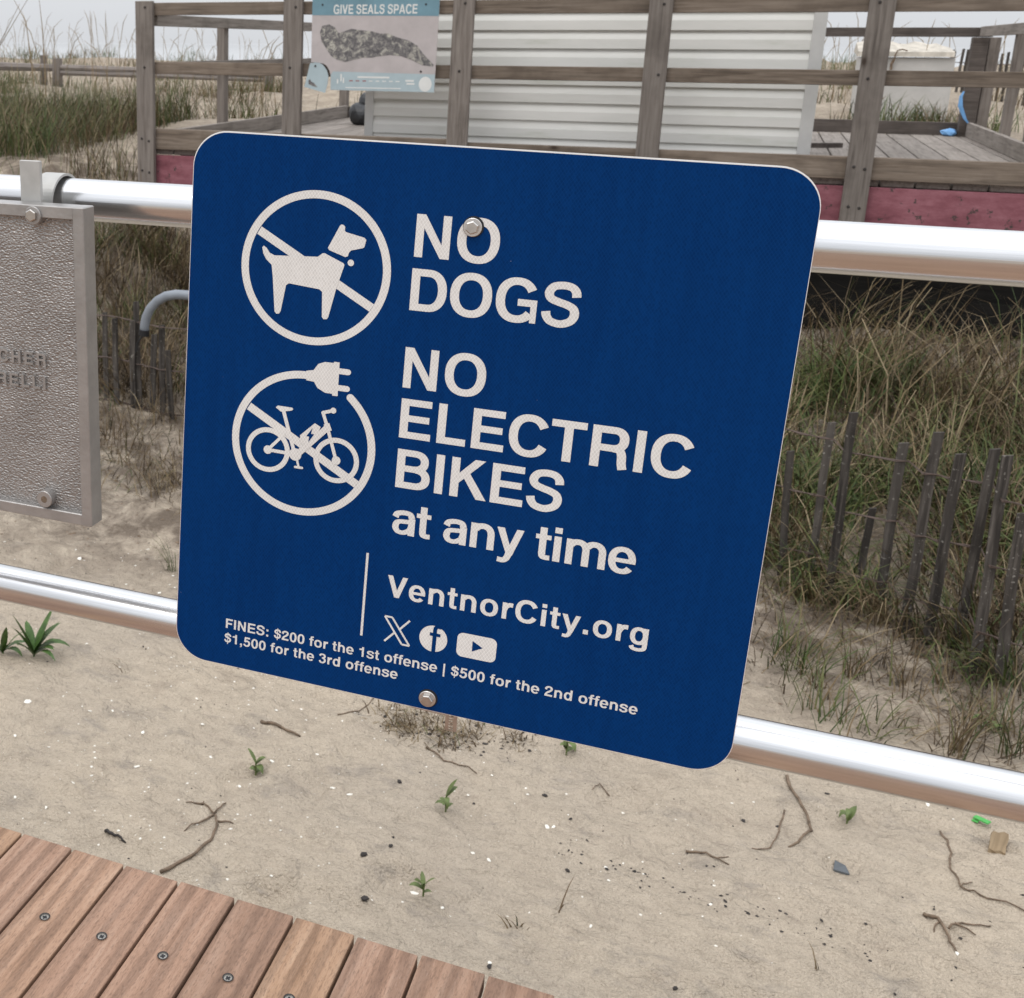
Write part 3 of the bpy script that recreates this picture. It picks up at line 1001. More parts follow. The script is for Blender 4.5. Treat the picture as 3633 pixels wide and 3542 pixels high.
# ------------------------------------------------------------------ cast plaque on the rail
PX1, PX0, PZ0, PZ1, PYF, PYB = -.6755, -1.075, .6550, 1.0345, 1.1400, 1.1655
pl = thing('memorial_plaque', (-.87, PYB, PZ0), 'grey cast metal plaque with pebbled face and raised border, hung from the upper rail', 'plaque')
bd = .0142
mm = MB()
mm.box(PX1 - bd, PYF, PZ0, PX1, PYB, PZ1, .0012)
mm.box(PX0, PYF, PZ0, PX0 + bd, PYB, PZ1, .0012)
mm.box(PX0 + bd - .0015, PYF + .0002, PZ1 - bd, PX1 - bd + .0015, PYB, PZ1 - .0002, .0010)
mm.box(PX0 + bd - .0015, PYF + .0002, PZ0 + .0002, PX1 - bd + .0015, PYB, PZ0 + bd, .0010)
mm.build('border', M['plaque'], pl)
PF = PYF + .0085
MB().box(PX0 + bd - .001, PF, PZ0 + bd - .001, PX1 - bd + .001, PYB - .001, PZ1 - bd + .001).build('face', M['pebble'], pl)
def raised_text(s, x0, x1, zb, cap, y0, h, mat, parent, name='raised_lettering'):
    mm = MB()
    for k, q in enumerate(text2d(s, x0 * 1000, -zb * 1000, cap * 1000, x1 * 1000)):
        pts = [(p[0] / 1000, -p[1] / 1000) for p in q]
        n_ = len(pts)
        tri = tessellate_polygon([[Vector((p[0], p[1], 0)) for p in pts]])
        yy = y0 - h - k * 3e-5
        o_ = len(mm.v)
        mm.v += [(p[0], yy, p[1]) for p in pts] + [(p[0], y0, p[1]) for p in pts]
        for t in tri:
            mm.f.append(tuple(o_ + z for z in t)); mm.mi.append(0)
        for z in range(n_):
            z2 = (z + 1) % n_
            mm.f.append((o_ + z, o_ + z2, o_ + n_ + z2, o_ + n_ + z)); mm.mi.append(0)
    return mm.build(name, mat, parent, fix=True)
raised_text('CHER', -.8005, -.7345, .8452, .0150, PF + .001, .0035, M['plaque'], pl)
raised_text('RELLI', -.8032, -.7362, .8168, .0150, PF + .001, .0035, M['plaque'], pl)
for (bx, bz), kind in (((-.7395, 1.0225), 1), ((-.7390, .6815), 0)):
    o = Vector((bx, PF + .002, bz))
    mm = MB()
    mm.add(*lathe_on(o, (0, -1, 0), [(-.002, .0105), (.0125, .0105), (.0132, .0098)]))
    bs = mm.build('boss', M['plaque'], pl, smooth=False, fix=True)
    if kind:
        mm = MB(); mm.add(*hex_on(o + Vector((-.0005, 0, .0006)), (0, -1, 0), .0072, .0128, .0172, .5))
        ch = link('hex_head', mm.mesh('hex_head', M['steel']), bs)
        bmx = bmesh.new(); bmx.from_mesh(ch.data); bmesh.ops.recalc_face_normals(bmx, faces=bmx.faces); bmx.to_mesh(ch.data); bmx.free()
    else:
        mm = MB(); mm.add(*lathe_on(o, (0, -1, 0), [(.0131, .0042), (.0134, .0042)], 18))
        link('screw_hole', mm.mesh('screw_hole', M['twig']), bs)
# flat bar and saddle that hook it to the rail
MB().box(-.7735, 1.1668, .98, -.7465, 1.1722, 1.0805, .0006).build('hanger_bar', M['greybar'], pl)
mm = MB()
rin, rout = .0315, .0345
A = np.linspace(math.radians(-15), math.radians(198), 30)
cY, cZ = RY_U - .0035, RZ_U - .0040
P = []
for xx in (-.7760, -.7485):
    for rr_ in (rin, rout):
        P += [(xx, cY + rr_ * math.cos(a), cZ + rr_ * math.sin(a)) for a in A]
n_ = len(A)
fs = []
for k in range(n_ - 1):
    fs += [(k, k + 1, 2 * n_ + k + 1, 2 * n_ + k), (n_ + k, 3 * n_ + k, 3 * n_ + k + 1, n_ + k + 1),
           (k, n_ + k, n_ + k + 1, k + 1), (2 * n_ + k, 2 * n_ + k + 1, 3 * n_ + k + 1, 3 * n_ + k)]
mm.add(P, fs)
mm.build('saddle_clip', M['greybar'], pl, fix=True)
MB().box(-.772, 1.1715, .992, -.7490, 1.2010, 1.0180, .001).build('saddle_weld', M['greybar'], pl)

# ------------------------------------------------------------------ raised deck
DY = 8.21
dk = thing('raised_deck', (-1.3, DY, tz(-1.3, DY)), 'weathered grey wooden deck with open railing and faded maroon skirt board', 'deck')
POSTS = [-4.296, -3.112, -1.898, -.652, .580, 1.79]
for k, x in enumerate(POSTS):
    MB().box(x - .0705, DY, .09 if x > -4 else -.3, x + .0705, DY + .040, 1.513 + (.004 if k % 2 else 0), .003).build('post', M['woodZ'], dk)
for a, b in zip(POSTS, POSTS[1:]):
    MB().box(a - .03 if a == POSTS[0] else a + .002, DY + .0415, 1.412, b - .002 if b != POSTS[-1] else b + .03, DY + .080, 1.501, .003).build('top_rail', M['woodX'], dk)
    MB().box(a - .03 if a == POSTS[0] else a + .002, DY + .0415, .988, b - .002 if b != POSTS[-1] else b + .03, DY + .080, 1.078, .003).build('middle_rail', M['woodX'], dk)
    MB().box(a - .03 if a == POSTS[0] else a + .002, DY + .0415, .429, b - .002 if b != POSTS[-1] else b + .03, DY + .080, .566 if a > -2 else .584, .004).build('kick_board', M['woodX'], dk)
MB().box(-4.30, DY + .055, .105, 1.80, DY + .095, .3845, .002).build('skirt_board', M['pink'], dk)
bmesh_board = MB().box(-.0905, 0, 0, .0905, 4.68, .040, .004).mesh('deck_board', M['woodY'])
k = 0
x = -4.20
while x < 1.80:
    link('deck_board', bmesh_board, dk, (x, DY + .098 + random.uniform(-.006, .006), .387), None)
    x += .1925
for xx in (-4.0, -2.5, -1.0, .5, 1.6):
    MB().box(xx - .06, 10.4, -.6, xx + .06, 10.5, .387).build('support_post', M['woodD'], dk)
for k in range(3):
    MB().box(-4.2, 8.62 + .003 * k, -.85 + .40 * k, 1.75, 8.66 + .003 * k, -.42 + .40 * k, .004).build('deck_shade_board', M['tar'], dk)  # added dark boards standing in for the deep shade under the deck
# back and sides
BY = 12.93
for nm, z0, z1 in (('top_rail', 1.305, 1.388), ('kick_board', .427, .545)):
    MB().box(-4.3, BY, z0, 1.83, BY + .04, z1, .003).build(nm, M['woodD'], dk)
MB().box(-4.3, BY, .93, -2.8, BY + .04, 1.01, .003).build('middle_rail', M['woodD'], dk)
for x in (-4.3, -3.1):
    MB().box(x - .045, BY + .041, -.1, x + .045, BY + .13, 1.388, .004).build('post', M['woodZ'], dk)
MB().box(1.665, BY - .13, .0, 1.79, BY - .002, 1.302, .004).build('post', M['woodD'], dk)
MB().box(1.80, BY - .09, .0, 1.89, BY, 1.302, .004).build('post', M['woodZ'], dk)
for sx_, Ys, zr in ((-4.3, (9.67, 11.25), (1.335, 1.42)), (1.80, (11.35, 10.35, 9.3), (1.31, 1.395))):
    for yy in Ys:
        MB().box(sx_ - .035, yy - .045, -.1, sx_ + .035, yy + .045, zr[0] + .03, .003).build('post', M['woodZ'], dk)
    o_ = .038 if sx_ < 0 else -.038
    MB().box(min(sx_ + o_, sx_ + o_ * 2), DY + .085, zr[0], max(sx_ + o_, sx_ + o_ * 2), BY - .003, zr[1], .003).build('top_rail', M['woodY'], dk)
    MB().box(min(sx_ + o_, sx_ + o_ * 2), DY + .085, .4285, max(sx_ + o_, sx_ + o_ * 2), BY - .003, .556, .003).build('kick_board', M['woodY'], dk)
MB().box(-4.26, DY + .085, .99, -4.225, BY - .003, 1.075, .003).build('middle_rail', M['woodY'], dk)
# bolt heads and knots on the front boards
mm_b = MB(); mm_b.add(*lathe_on((0, 0, 0), (0, -1, 0), [(-.002, .009), (.004, .009), (.006, .006)], 10))
bme = mm_b.mesh('bolt_head', M['dark'])
for x in POSTS:
    for z in (1.47, 1.04, .50, .26):
        for dx in (-.03, .03) if z < .6 else (random.uniform(-.03, .03),):
            link('bolt_head', bme, dk, (x + dx, DY, z + random.uniform(-.01, .01)))

# loose stick and rag on the boards, ribbon round the corner post
tag(MB().beam((.404, 10.80, .446), (.62, 10.93, .446), .04, .036).build('loose_batten', M['woodD']), 'short dark batten lying on the deck boards beside the white shed', 'batten')
bm = bmesh.new(); bmesh.ops.create_icosphere(bm, subdivisions=2, radius=.055)
for q in bm.verts:
    q.co += Vector((random.uniform(-1, 1), random.uniform(-1, 1), random.uniform(-1, 1))) * .014
    q.co.z *= .65; q.co.x *= 1.25
me = bpy.data.meshes.new('crumpled_rag'); bm.to_mesh(me); bm.free(); me.materials.append(M['ribbon'])
tag(link('crumpled_rag', me, None, (1.60, 12.83, .462)), 'crumpled blue rag lying in the deck corner', 'rag')
pts = [Vector(p) for p in ((1.655, 12.78, .83), (1.638, 12.775, .787), (1.645, 12.77, .70), (1.672, 12.77, .64), (1.70, 12.77, .585), (1.744, 12.77, .532))]
mm = MB()
for k, p in enumerate(pts):
    w = (.006, .012, .019, .017, .012, .006)[k]
    mm.v += [(p - Vector((w, 0, 0)))[:], (p + Vector((w, -.006, 0)))[:]]
for k in range(5):
    mm.f.append((2 * k, 2 * k + 1, 2 * k + 3, 2 * k + 2)); mm.mi.append(0)
rb = mm.build('plastic_ribbon', M['ribbon'])
sm = rb.modifiers.new('thick', 'SOLIDIFY'); sm.thickness = .002
tag(rb, 'strip of sky blue plastic ribbon hanging from the dark deck corner post', 'ribbon')
MB_t = MB()
for c_, r_, s_ in (((-3.60, 11.9, .60), .17, (1.0, .8, 1.0)), ((-3.70, 11.8, .53), .13, (1.1, 1, .9)), ((-3.52, 11.75, .53), .12, (1, 1, .9))):
    bm = bmesh.new(); bmesh.ops.create_icosphere(bm, subdivisions=3, radius=r_)
    for q in bm.verts:
        n_ = float(vnoise(q.co.x * 14 + c_[0] * 9, q.co.y * 14 + q.co.z * 11, 9))
        q.co = Vector(c_) + Vector((q.co.x * s_[0], q.co.y * s_[1], q.co.z * s_[2])) * (1 + .16 * n_)
        q.co.z = max(q.co.z, .428)
    bm.verts.index_update()
    MB_t.add([q.co[:] for q in bm.verts], [[w.index for w in f.verts] for f in bm.faces])
    bm.free()
tag(MB_t.build('tarp_bundle', M['tarp']), 'black tarp bundle dumped on the deck beside the shed corner', 'tarp')

# ------------------------------------------------------------------ shed
SY0, SX0, SX1, SZ0, SZ1 = 8.60, -2.672, .3115, .427, 2.60
sh = thing('shed', (-1.18, SY0, SZ0), 'white shed with horizontal vinyl siding standing on the deck', 'shed')
MB().box(SX0 + .02, SY0 + .012, SZ0, SX1 - .02, SY0 + 1.9, SZ1).build('wall', M['siding'], sh)
PC = .1203
z = 1.308 - PC * 8
sm_ = MB()
prof = [(.000, .0), (-.016, .0005), (-.0185, .005), (-.0165, .066), (-.0115, .082), (-.003, .104), (.000, .119)]
pv, pf = [], []
for k, (yy, zz) in enumerate(prof):
    pv += [(SX0 + .055, SY0 + yy, zz), (SX1 - .07, SY0 + yy, zz)]
    if k:
        pf.append((2 * k - 2, 2 * k - 1, 2 * k + 1, 2 * k))
sm_.add(pv, pf)
sme = sm_.mesh('siding_board', M['siding'])
while z < SZ1 - .03:
    if z > SZ0 - .1:
        link('siding_board', sme, sh, (0, 0, z))
    z += PC
MB().box(SX0, SY0 - .024, SZ0, SX0 + .064, SY0 + .05, SZ1, .002).build('corner_trim', M['trim'], sh)
MB().box(SX1 - .078, SY0 - .024, SZ0, SX1, SY0 + .05, SZ1, .002).build('corner_trim', M['trim'], sh)
mm = MB()
mm.add([(SX0 - .12, SY0 - .15, SZ1), (SX1 + .12, SY0 - .15, SZ1), (SX1 + .12, SY0 + 2.05, SZ1), (SX0 - .12, SY0 + 2.05, SZ1),
        (SX0 - .12, SY0 + .95, SZ1 + .5), (SX1 + .12, SY0 + .95, SZ1 + .5)],
       [(3, 2, 1, 0), (0, 1, 5, 4), (2, 3, 4, 5), (1, 2, 5), (3, 0, 4)])
mm.build('roof', M['slate'], sh)

# ------------------------------------------------------------------ seal notice on the deck rail
po = thing('seal_notice', (-2.5, 8.19, .90), 'faded notice reading GIVE SEALS SPACE with a spotted seal photograph, on the deck railing', 'notice')
def flatxz(name, pts, y, mat, parent, th=.0):
    tri = tessellate_polygon([[Vector((p[0], p[1], 0)) for p in pts]])
    mm = MB()
    n_ = len(pts)
    mm.v = [(p[0], y, p[1]) for p in pts]
    mm.f = [tuple(t) for t in tri]
    mm.mi = [0] * len(tri)
    if th:
        mm.v += [(p[0], y + th, p[1]) for p in pts]
        mm.f += [tuple(n_ + i for i in t) for t in tri] + [(k, (k + 1) % n_, n_ + (k + 1) % n_, n_ + k) for k in range(n_)]
        mm.mi = [0] * len(mm.f)
    return mm.build(name, mat, parent, fix=True)
NY = 8.196
flatxz('board', [(-2.960, 1.585), (-2.057, 1.580), (-2.066, .897), (-2.811, .900), (-2.813, 1.0), (-2.822, 1.03), (-2.840, 1.06), (-2.868, 1.080), (-2.905, 1.086), (-2.961, 1.089)], NY, M['postbg'], po, .006)
flatxz('header_band', [(-2.9598, 1.584), (-2.058, 1.579), (-2.0585, 1.397), (-2.9605, 1.406)], NY - .0008, M['posthead'], po)
flatxz('footer_band', [(-2.8105, .901), (-2.0665, .898), (-2.0655, 1.017), (-2.795, 1.027), (-2.811, 1.004)], NY - .0008, M['poststrip'], po)
flatxz('seal_picture', [(-2.9, 1.292), (-2.885, 1.333), (-2.835, 1.345), (-2.791, 1.325), (-2.762, 1.287), (-2.719, 1.298), (-2.67, 1.315), (-2.594, 1.305), (-2.518, 1.298), (-2.464, 1.283), (-2.406, 1.285), (-2.341, 1.259), (-2.261, 1.239), (-2.197, 1.205), (-2.153, 1.151), (-2.076, 1.078), (-2.086, 1.068), (-2.16, 1.077), (-2.235, 1.111), (-2.309, 1.135), (-2.389, 1.142), (-2.48, 1.131), (-2.512, 1.123), (-2.577, 1.123), (-2.647, 1.107), (-2.707, 1.091), (-2.768, 1.106), (-2.813, 1.131), (-2.847, 1.176), (-2.885, 1.227)], NY - .0010, M['seal'], po)
def flat_text(s, x0, x1, zb, cap, y, mat, parent):
    mm = MB()
    for k, q in enumerate(text2d(s, x0 * 1000, -zb * 1000, cap * 1000, x1 * 1000)):
        pts = [(p[0] / 1000, -p[1] / 1000) for p in q]
        o_ = len(mm.v)
        mm.v += [(p[0], y - (k % 9) * 1e-4, p[1]) for p in pts]
        for t in tessellate_polygon([[Vector((p[0], p[1], 0)) for p in pts]]):
            mm.f.append(tuple(o_ + i for i in t)); mm.mi.append(0)
    return mm.build('lettering', mat, parent, fix=True)
flat_text('GIVE SEALS SPACE', -2.803, -2.207, 1.4135, .061, NY - .0014, M['postwhite'], po)
flatxz('emblem', [(-2.13 + .045 * math.cos(a), .951 + .050 * math.sin(a)) for a in np.linspace(0, 2 * math.pi, 25)[:-1]], NY - .0016, M['postwhite'], po)
mm = MB()
for x0, x1, z0, z1, mi in [(-2.615 + .247 * 0, -2.385, .985, .997, 0)] + [(-2.675 + .048 * k, -2.648 + .048 * k, .962, .969, 1 if k < 3 else 0) for k in range(8)] + [(-2.765, -2.755, .945, .975, 0), (-2.74, -2.73, .96, 1.01, 0), (-2.722, -2.712, .95, .985, 0), (-2.27, -2.21, .965, .978, 0), (-2.262, -2.205, .946, .957, 0), (-2.70, -2.30, .915, .922, 0)]:
    o_ = len(mm.v)
    mm.v += [(x0, NY - .0016, z0), (x1, NY - .0016, z0), (x1, NY - .0016, z1), (x0, NY - .0016, z1)]
    mm.f.append((o_, o_ + 1, o_ + 2, o_ + 3)); mm.mi.append(mi)
mm.build('footer_marks', [M['postwhite'], M['postred']], po)
for x, z in ((-2.885, 1.475), (-2.15, 1.473), (-2.165, 1.035)):
    link('nail_head', bme, po, (x, NY - .001, z), None).scale = (.8, .5, .8)
# torn corner of the notice, still nailed
tc_ = thing('torn_notice_corner', (-2.92, 8.18, .88), 'torn pale corner of the seal notice hanging askew by one nail', 'notice scrap')
cor = [(-2.965, 1.080), (-2.93, 1.087), (-2.895, 1.084), (-2.868, 1.070), (-2.840, 1.035), (-2.826, .995), (-2.832, .94), (-2.848, .880), (-3.005, .918)]
flatxz('board', cor, 8.186, M['poststrip'], tc_, .005)
flatxz('bird_picture', [(-2.975, .965), (-2.962, .972), (-2.952, .955), (-2.93, .945), (-2.905, .918), (-2.93, .922), (-2.955, .930), (-2.972, .938)], 8.1845, M['seal'], tc_)
link('nail_head', bme, tc_, (-2.925, 8.185, 1.062)).scale = (.8, .5, .8)

# ------------------------------------------------------------------ storage box behind the deck
sb = thing('storage_box', (1.4, 15.6, tz(1.4, 15.6)), 'white storage box with chipped pale lid behind the deck', 'storage box')
MB().box(.955, 15.5, .2, 1.88, 16.25, 1.10, .006).build('body', M['boxw'], sb)
mm = MB()
lx = np.linspace(.915, 1.862, 14)
top = [1.262 + .018 * math.sin(k * 1.7) - (.05 if k > 11 else 0) for k in range(14)]
mm.v = [(x, 15.46, 1.112) for x in lx] + [(x, 15.47, 1.165) for x in lx] + [(x, 15.95, t) for x, t in zip(lx, top)] + [(x, 16.3, 1.16) for x in lx]
for a in range(3):
    for k in range(13):
        mm.f.append((a * 14 + k, a * 14 + k + 1, (a + 1) * 14 + k + 1, (a + 1) * 14 + k)); mm.mi.append(0)
mm.f += [(0, 14, 28, 42), (13, 55, 41, 27), tuple(range(42, 56)) + (13, 0)]
mm.mi += [0, 0, 0]
mm.build('lid', M['lid'], sb, fix=True)
mm = MB().tube([(1.28, 15.45, 1.06), (1.285, 15.44, 1.13), (1.30, 15.44, 1.175), (1.345, 15.44, 1.19), (1.40, 15.45, 1.175)], .008, 6)
mm.tube([(1.28, 15.46, 1.08), (1.262, 15.47, 1.03), (1.268, 15.47, .97)], .015, 6)
mm.build('rope_handle', M['twig'], sb)

# ------------------------------------------------------------------ fences
def slat_mesh(h, w, t):
    mm = MB()
    nseg = 5
    for k in range(nseg + 1):
        f = k / nseg
        o_ = math.sin(k * 2.1 + h * 7) * .0035
        mm.v += [(-w / 2 + o_, -t / 2, h * f), (w / 2 + o_, -t / 2, h * f), (w / 2 + o_, t / 2, h * f), (-w / 2 + o_, t / 2, h * f)]
    mm.v[-4] = (mm.v[-4][0], mm.v[-4][1], h - .006); mm.v[-1] = (mm.v[-1][0], mm.v[-1][1], h - .006)
    for k in range(nseg):
        for j_ in range(4):
            b = (j_ + 1) % 4
            mm.f.append((4 * k + j_, 4 * k + b, 4 * k + 4 + b, 4 * k + 4 + j_)); mm.mi.append(0)
    mm.f.append(tuple(4 * nseg + k for k in range(4))); mm.mi.append(0)
    return mm.mesh('slat', M['slat'])
SL = [slat_mesh(1.16 + .02 * k, .029 + .002 * k, .011) for k in range(4)]
sf = thing('slat_fence', (-1.2, 5.5, -1.), 'low weathered sand fence of grey slats wired together along the dune foot', 'fence')
def fy(x): return float(np.interp(x, [-5, -3.39, -2.9, .395, .50, .73, .90, 1.0, 2.0], [6.0, 5.92, 5.87, 5.20, 5.08, 4.90, 4.80, 4.66, 3.9]))
def slat(parent, x, y, z_base, z_top, lean=0., mesh=None, yaw=0.):
    me = mesh or random.choice(SL)
    h = max(q.co.z for q in me.vertices)
    return link('slat', me, parent, (x, y, z_top - h), (random.uniform(-.03, .03), lean, yaw + random.uniform(-.15, .15)))
meas = [(.397, 5.22, -.27), (.475, 5.08, -.17), (.648, 5.03, -.262), (.725, 4.88, -.161), (.802, 4.84, -.212), (.895, 4.83, -.171), (.945, 4.66, -.159)]
tops = []
xL = [(-3.39, .37), (-3.31, .35), (-3.205, .34), (-3.14, .44), (-3.09, .28), (-2.985, .32), (-2.885, .20)]
for x, y, zt in meas:
    slat(sf, x, y, 0, zt, random.uniform(-.02, .02)); tops.append((x, y))
slat(sf, .565, 5.15, 0, -.34, .02, SL[0]).scale = (.9, 1, .8)
for x, y_zt in ((-3.39, -.305), (-3.31, -.315), (-3.205, -.318), (-3.14, -.21), (-3.09, -.39), (-2.985, -.33), (-2.885, -.46)):
    y = fy(x)
    slat(sf, x, y, 0, y_zt, random.uniform(-.04, .04)); tops.append((x, y))
x = -2.78
while x < .33:
    y = fy(x)
    slat(sf, x, y, 0, -.33 + random.uniform(-.09, .06), random.uniform(-.05, .05)); tops.append((x, y))
    x += random.uniform(.085, .115)
for x in list(np.arange(-4.9, -3.45, .1)) + list(np.arange(1.03, 1.5, .085)):
    slat(sf, x, fy(x), 0, -.28 + random.uniform(-.09, .08), random.uniform(-.05, .05)); tops.append((x, fy(x)))
tops.sort()
for dz in (-.33, -.58, -.84):
    mm = MB()
    for sgn in (-1, 1):
        pts = []
        for x, y in tops:
            pts.append((x - .02, y + sgn * .009, dz + .012 * math.sin(x * 9)))
            pts.append((x + .025, y - sgn * .002, dz + .012 * math.sin(x * 9 + .3)))
        mm.tube(pts, .003, 4, False)
    mm.build('wire', M['wire'], sf)
pf_ = thing('picket_fence', (3.0, 20, .3), 'thin dark slat fence on the skyline behind the storage box', 'fence')
x = 2.33
while x < 4.6:
    slat(pf_, x, 20 + (x - 2.2) * .25, 0, 1.19 - (x - 2.3) * .045 + random.uniform(-.02, .02), random.uniform(-.02, .05), SL[3])
    x += .078
for z in (1.02, .78):
    MB().tube([(2.2, 20.0, z), (5.2, 20.75, z - .12)], .006, 5).build('wire', M['wire'], pf_)
sr = thing('split_rail_fence', (-11.1, 18, .45), 'grey split rail fence crossing the grassy dune', 'fence')
for x, zt in ((-15.0, 1.0), (-11.09, .957), (-7.2, .95)):
    mm = MB().tube([(x - .02, 18, -.1), (x, 18, .5), (x + .01, 18, zt)], [.10, .095, .085], 8)
    mm.build('post', M['woodZ'], sr)
mm = MB().tube([(-15.0, 18, .86), (-13, 17.97, .82), (-11.1, 18, .80)], [.08, .085, .06], 7); mm.build('rail', M['log'], sr)
mm = MB().tube([(-11.1, 18, .815), (-9.2, 18.02, .775), (-7.2, 18, .74)], [.045, .05, .045], 7); mm.build('rail', M['log'], sr)
mm = MB().tube([(-11.1, 18, .72), (-9.2, 17.98, .70), (-7.2, 18, .66)], [.045, .045, .04], 7); mm.build('rail', M['log'], sr)
sp_ = MB().tube([(-11.75, 18.6, .2), (-11.73, 18.6, 1.0)], [.07, .06], 7)
sp_.build('post', M['woodZ'], sr)

# ------------------------------------------------------------------ conduit
cd = thing('bent_conduit', (-2.95, 5.6, -1.0), 'grey plastic conduit bent over like a hook beside the sand fence', 'conduit')
arcp = [(-2.955, 5.6, -.315), (-2.951, 5.6, -.27), (-2.940, 5.6, -.222), (-2.914, 5.6, -.170), (-2.869, 5.6, -.124), (-2.819, 5.6, -.095), (-2.757, 5.6, -.080), (-2.69, 5.6, -.078), (-2.63, 5.61, -.095), (-2.585, 5.62, -.14), (-2.565, 5.63, -.22), (-2.56, 5.64, -.5), (-2.56, 5.65, -1.15)]
MB().tube(arcp, .0258, 16).build('pipe', M['conduit'], cd, smooth=True)
MB().tube([(-2.956, 5.6, -.325), (-2.952, 5.6, -.292)], .029, 16).build('end_ring', M['rubber'], cd)
MB().tube([(-2.955, 5.6, -.32), (-2.975, 5.59, -.345), (-2.995, 5.59, -.375), (-3.0, 5.59, -.42)], .005, 6).build('loose_wire', M['rubber'], cd)

# ------------------------------------------------------------------ grass
PAL = {'green': [(.052, .078, .020), (.080, .102, .028), (.112, .118, .042), (.042, .062, .020)],
       'tan': [(.17, .122, .064), (.125, .088, .046), (.25, .195, .118), (.10, .07, .039)],
       'brown': [(.075, .052, .032), (.105, .070, .040), (.055, .041, .028), (.14, .098, .058)]}
def grass(name, n, region, hmin, hmax, width, lean, mixw, label, clump=.25, zoff=0., curl=.5, seed=1, keep=None, ncl=None, flat=.8):
    rg = np.random.default_rng(seed)
    x0, x1, y0, y1 = region
    nc = ncl or max(8, n // 26)
    cx, cy = rg.uniform(x0, x1, nc), rg.uniform(y0, y1, nc)
    if keep is not None:
        kk = keep(cx, cy)
        cx, cy = cx[kk], cy[kk]
        nc = len(cx)
    ctone = rg.uniform(0, 1, nc)
    ch = rg.uniform(.65, 1.1, nc)
    cdir = rg.uniform(0, 2 * np.pi, nc)
    idx = rg.integers(0, nc, n)
    bx, by_ = cx[idx] + rg.normal(0, clump, n), cy[idx] + rg.normal(0, clump, n)
    if keep is not None:
        kk = keep(bx, by_)
        bx, by_, idx = bx[kk], by_[kk], idx[kk]
        n = len(bx)
    bz = terr(bx, by_) - .015 + zoff
    h = rg.uniform(hmin, hmax, n) * ch[idx]
    az = cdir[idx] + rg.normal(0, 1.1, n)
    ln = np.abs(rg.normal(lean, lean * .6, n))
    cu = rg.uniform(.2, 1., n) * curl
    w = width * rg.uniform(.6, 1.3, n)
    T = np.array([0., .35, .7, 1.])
    fa = az + rg.uniform(-.9, .9, n) + np.pi / 2
    dx, dy = np.cos(az), np.sin(az)
    px, py = np.cos(fa), np.sin(fa)
    V = np.zeros((n, 7, 3))
    for k, t in enumerate(T):
        ang = ln + cu * t * t * 1.4
        off = h * t * np.sin(np.minimum(ang * flat, 1.57))
        zz = h * t * np.cos(np.minimum(ang * flat, 1.5))
        X_, Y_, Z_ = bx + dx * off, by_ + dy * off, bz + zz
        ww = w * (1 - .55 * t) / 2
        if k < 3:
            V[:, 2 * k] = np.stack([X_ - px * ww, Y_ - py * ww, Z_], 1)
            V[:, 2 * k + 1] = np.stack([X_ + px * ww, Y_ + py * ww, Z_], 1)
        else:
            V[:, 6] = np.stack([X_, Y_, Z_], 1)
    base = (np.arange(n) * 7)[:, None]
    Q = np.concatenate([base + np.array([[0, 1, 3, 2]]), base + np.array([[2, 3, 5, 4]])])
    Tr = base + np.array([[4, 5, 6]])
    me = bpy.data.meshes.new(name)
    me.vertices.add(n * 7); me.vertices.foreach_set('co', V.astype(np.float32).ravel())
    loops = np.concatenate([Q.ravel(), Tr.ravel()]).astype(np.int32)
    me.loops.add(len(loops)); me.loops.foreach_set('vertex_index', loops)
    ls = np.concatenate([np.arange(len(Q)) * 4, len(Q) * 4 + np.arange(n) * 3]).astype(np.int32)
    me.polygons.add(len(ls)); me.polygons.foreach_set('loop_start', ls)
    me.polygons.foreach_set('use_smooth', np.full(len(ls), True))
    me.update(calc_edges=True)
    ca = me.color_attributes.new('tint', 'FLOAT_COLOR', 'POINT')
    wts = np.array(mixw, float); wts = wts / wts.sum()
    cum = np.cumsum(wts)
    rr = np.clip(.62 * ctone[idx] + .38 * rg.uniform(0, 1, n), 0, .999)
    which = np.searchsorted(cum, rr)
    pal = np.array([PAL['green'], PAL['tan'], PAL['brown']])
    c = pal[np.clip(which, 0, 2), rg.integers(0, 4, n)] * rg.uniform(.8, 1.2, n)[:, None]
    C4 = np.ones((n, 7, 4)); C4[:, :, :3] = c[:, None, :]
    ca.data.foreach_set('color', C4.astype(np.float32).ravel())
    me.materials.append(M['grass'])
    return tag(link(name, me), label, 'grass', kind='stuff')

not_deck = lambda x, y: ~((x > -4.45) & (x < 1.95) & (y > 8.0) & (y < 13.1))
fence_y = lambda x: np.interp(x, [-5, -3.4, -2.9, .4, .95, 2], [5.95, 5.9, 5.85, 5.2, 4.7, 3.9])
grass('beach_grass', 20000, (-11, -4.45, 7.9, 12.2), .36, .72, .0062, .42, (5, 2.5, 2.5), 'tall olive and brown beach grass left of the deck', .2, seed=2, keep=lambda x, y: not_deck(x, y) & ((x < -5.7) | (y < 9.0)) & (vnoise(x * 1.1, y * 1.1, 21) > -.75) & (y > 8.55 - .25 * (x + 4.5)))
grass('beach_grass', 5000, (-14, -4.6, 10.5, 18), .25, .5, .008, .35, (4, 3, 2), 'thin beach grass on the pale sand before the split rail fence', .25, seed=12, keep=lambda x, y: (vnoise(x * .7, y * .7, 24) > .0) & ((x < -6) | (y > 11.8)))
grass('beach_grass', 9000, (-32, -4.7, 18.3, 42), .22, .5, .013, .3, (5, 2, 2.5), 'low distant dune grass beyond the split rail fence', .4, seed=3, keep=lambda x, y: vnoise(x * .35, y * .25, 22) > -.25)
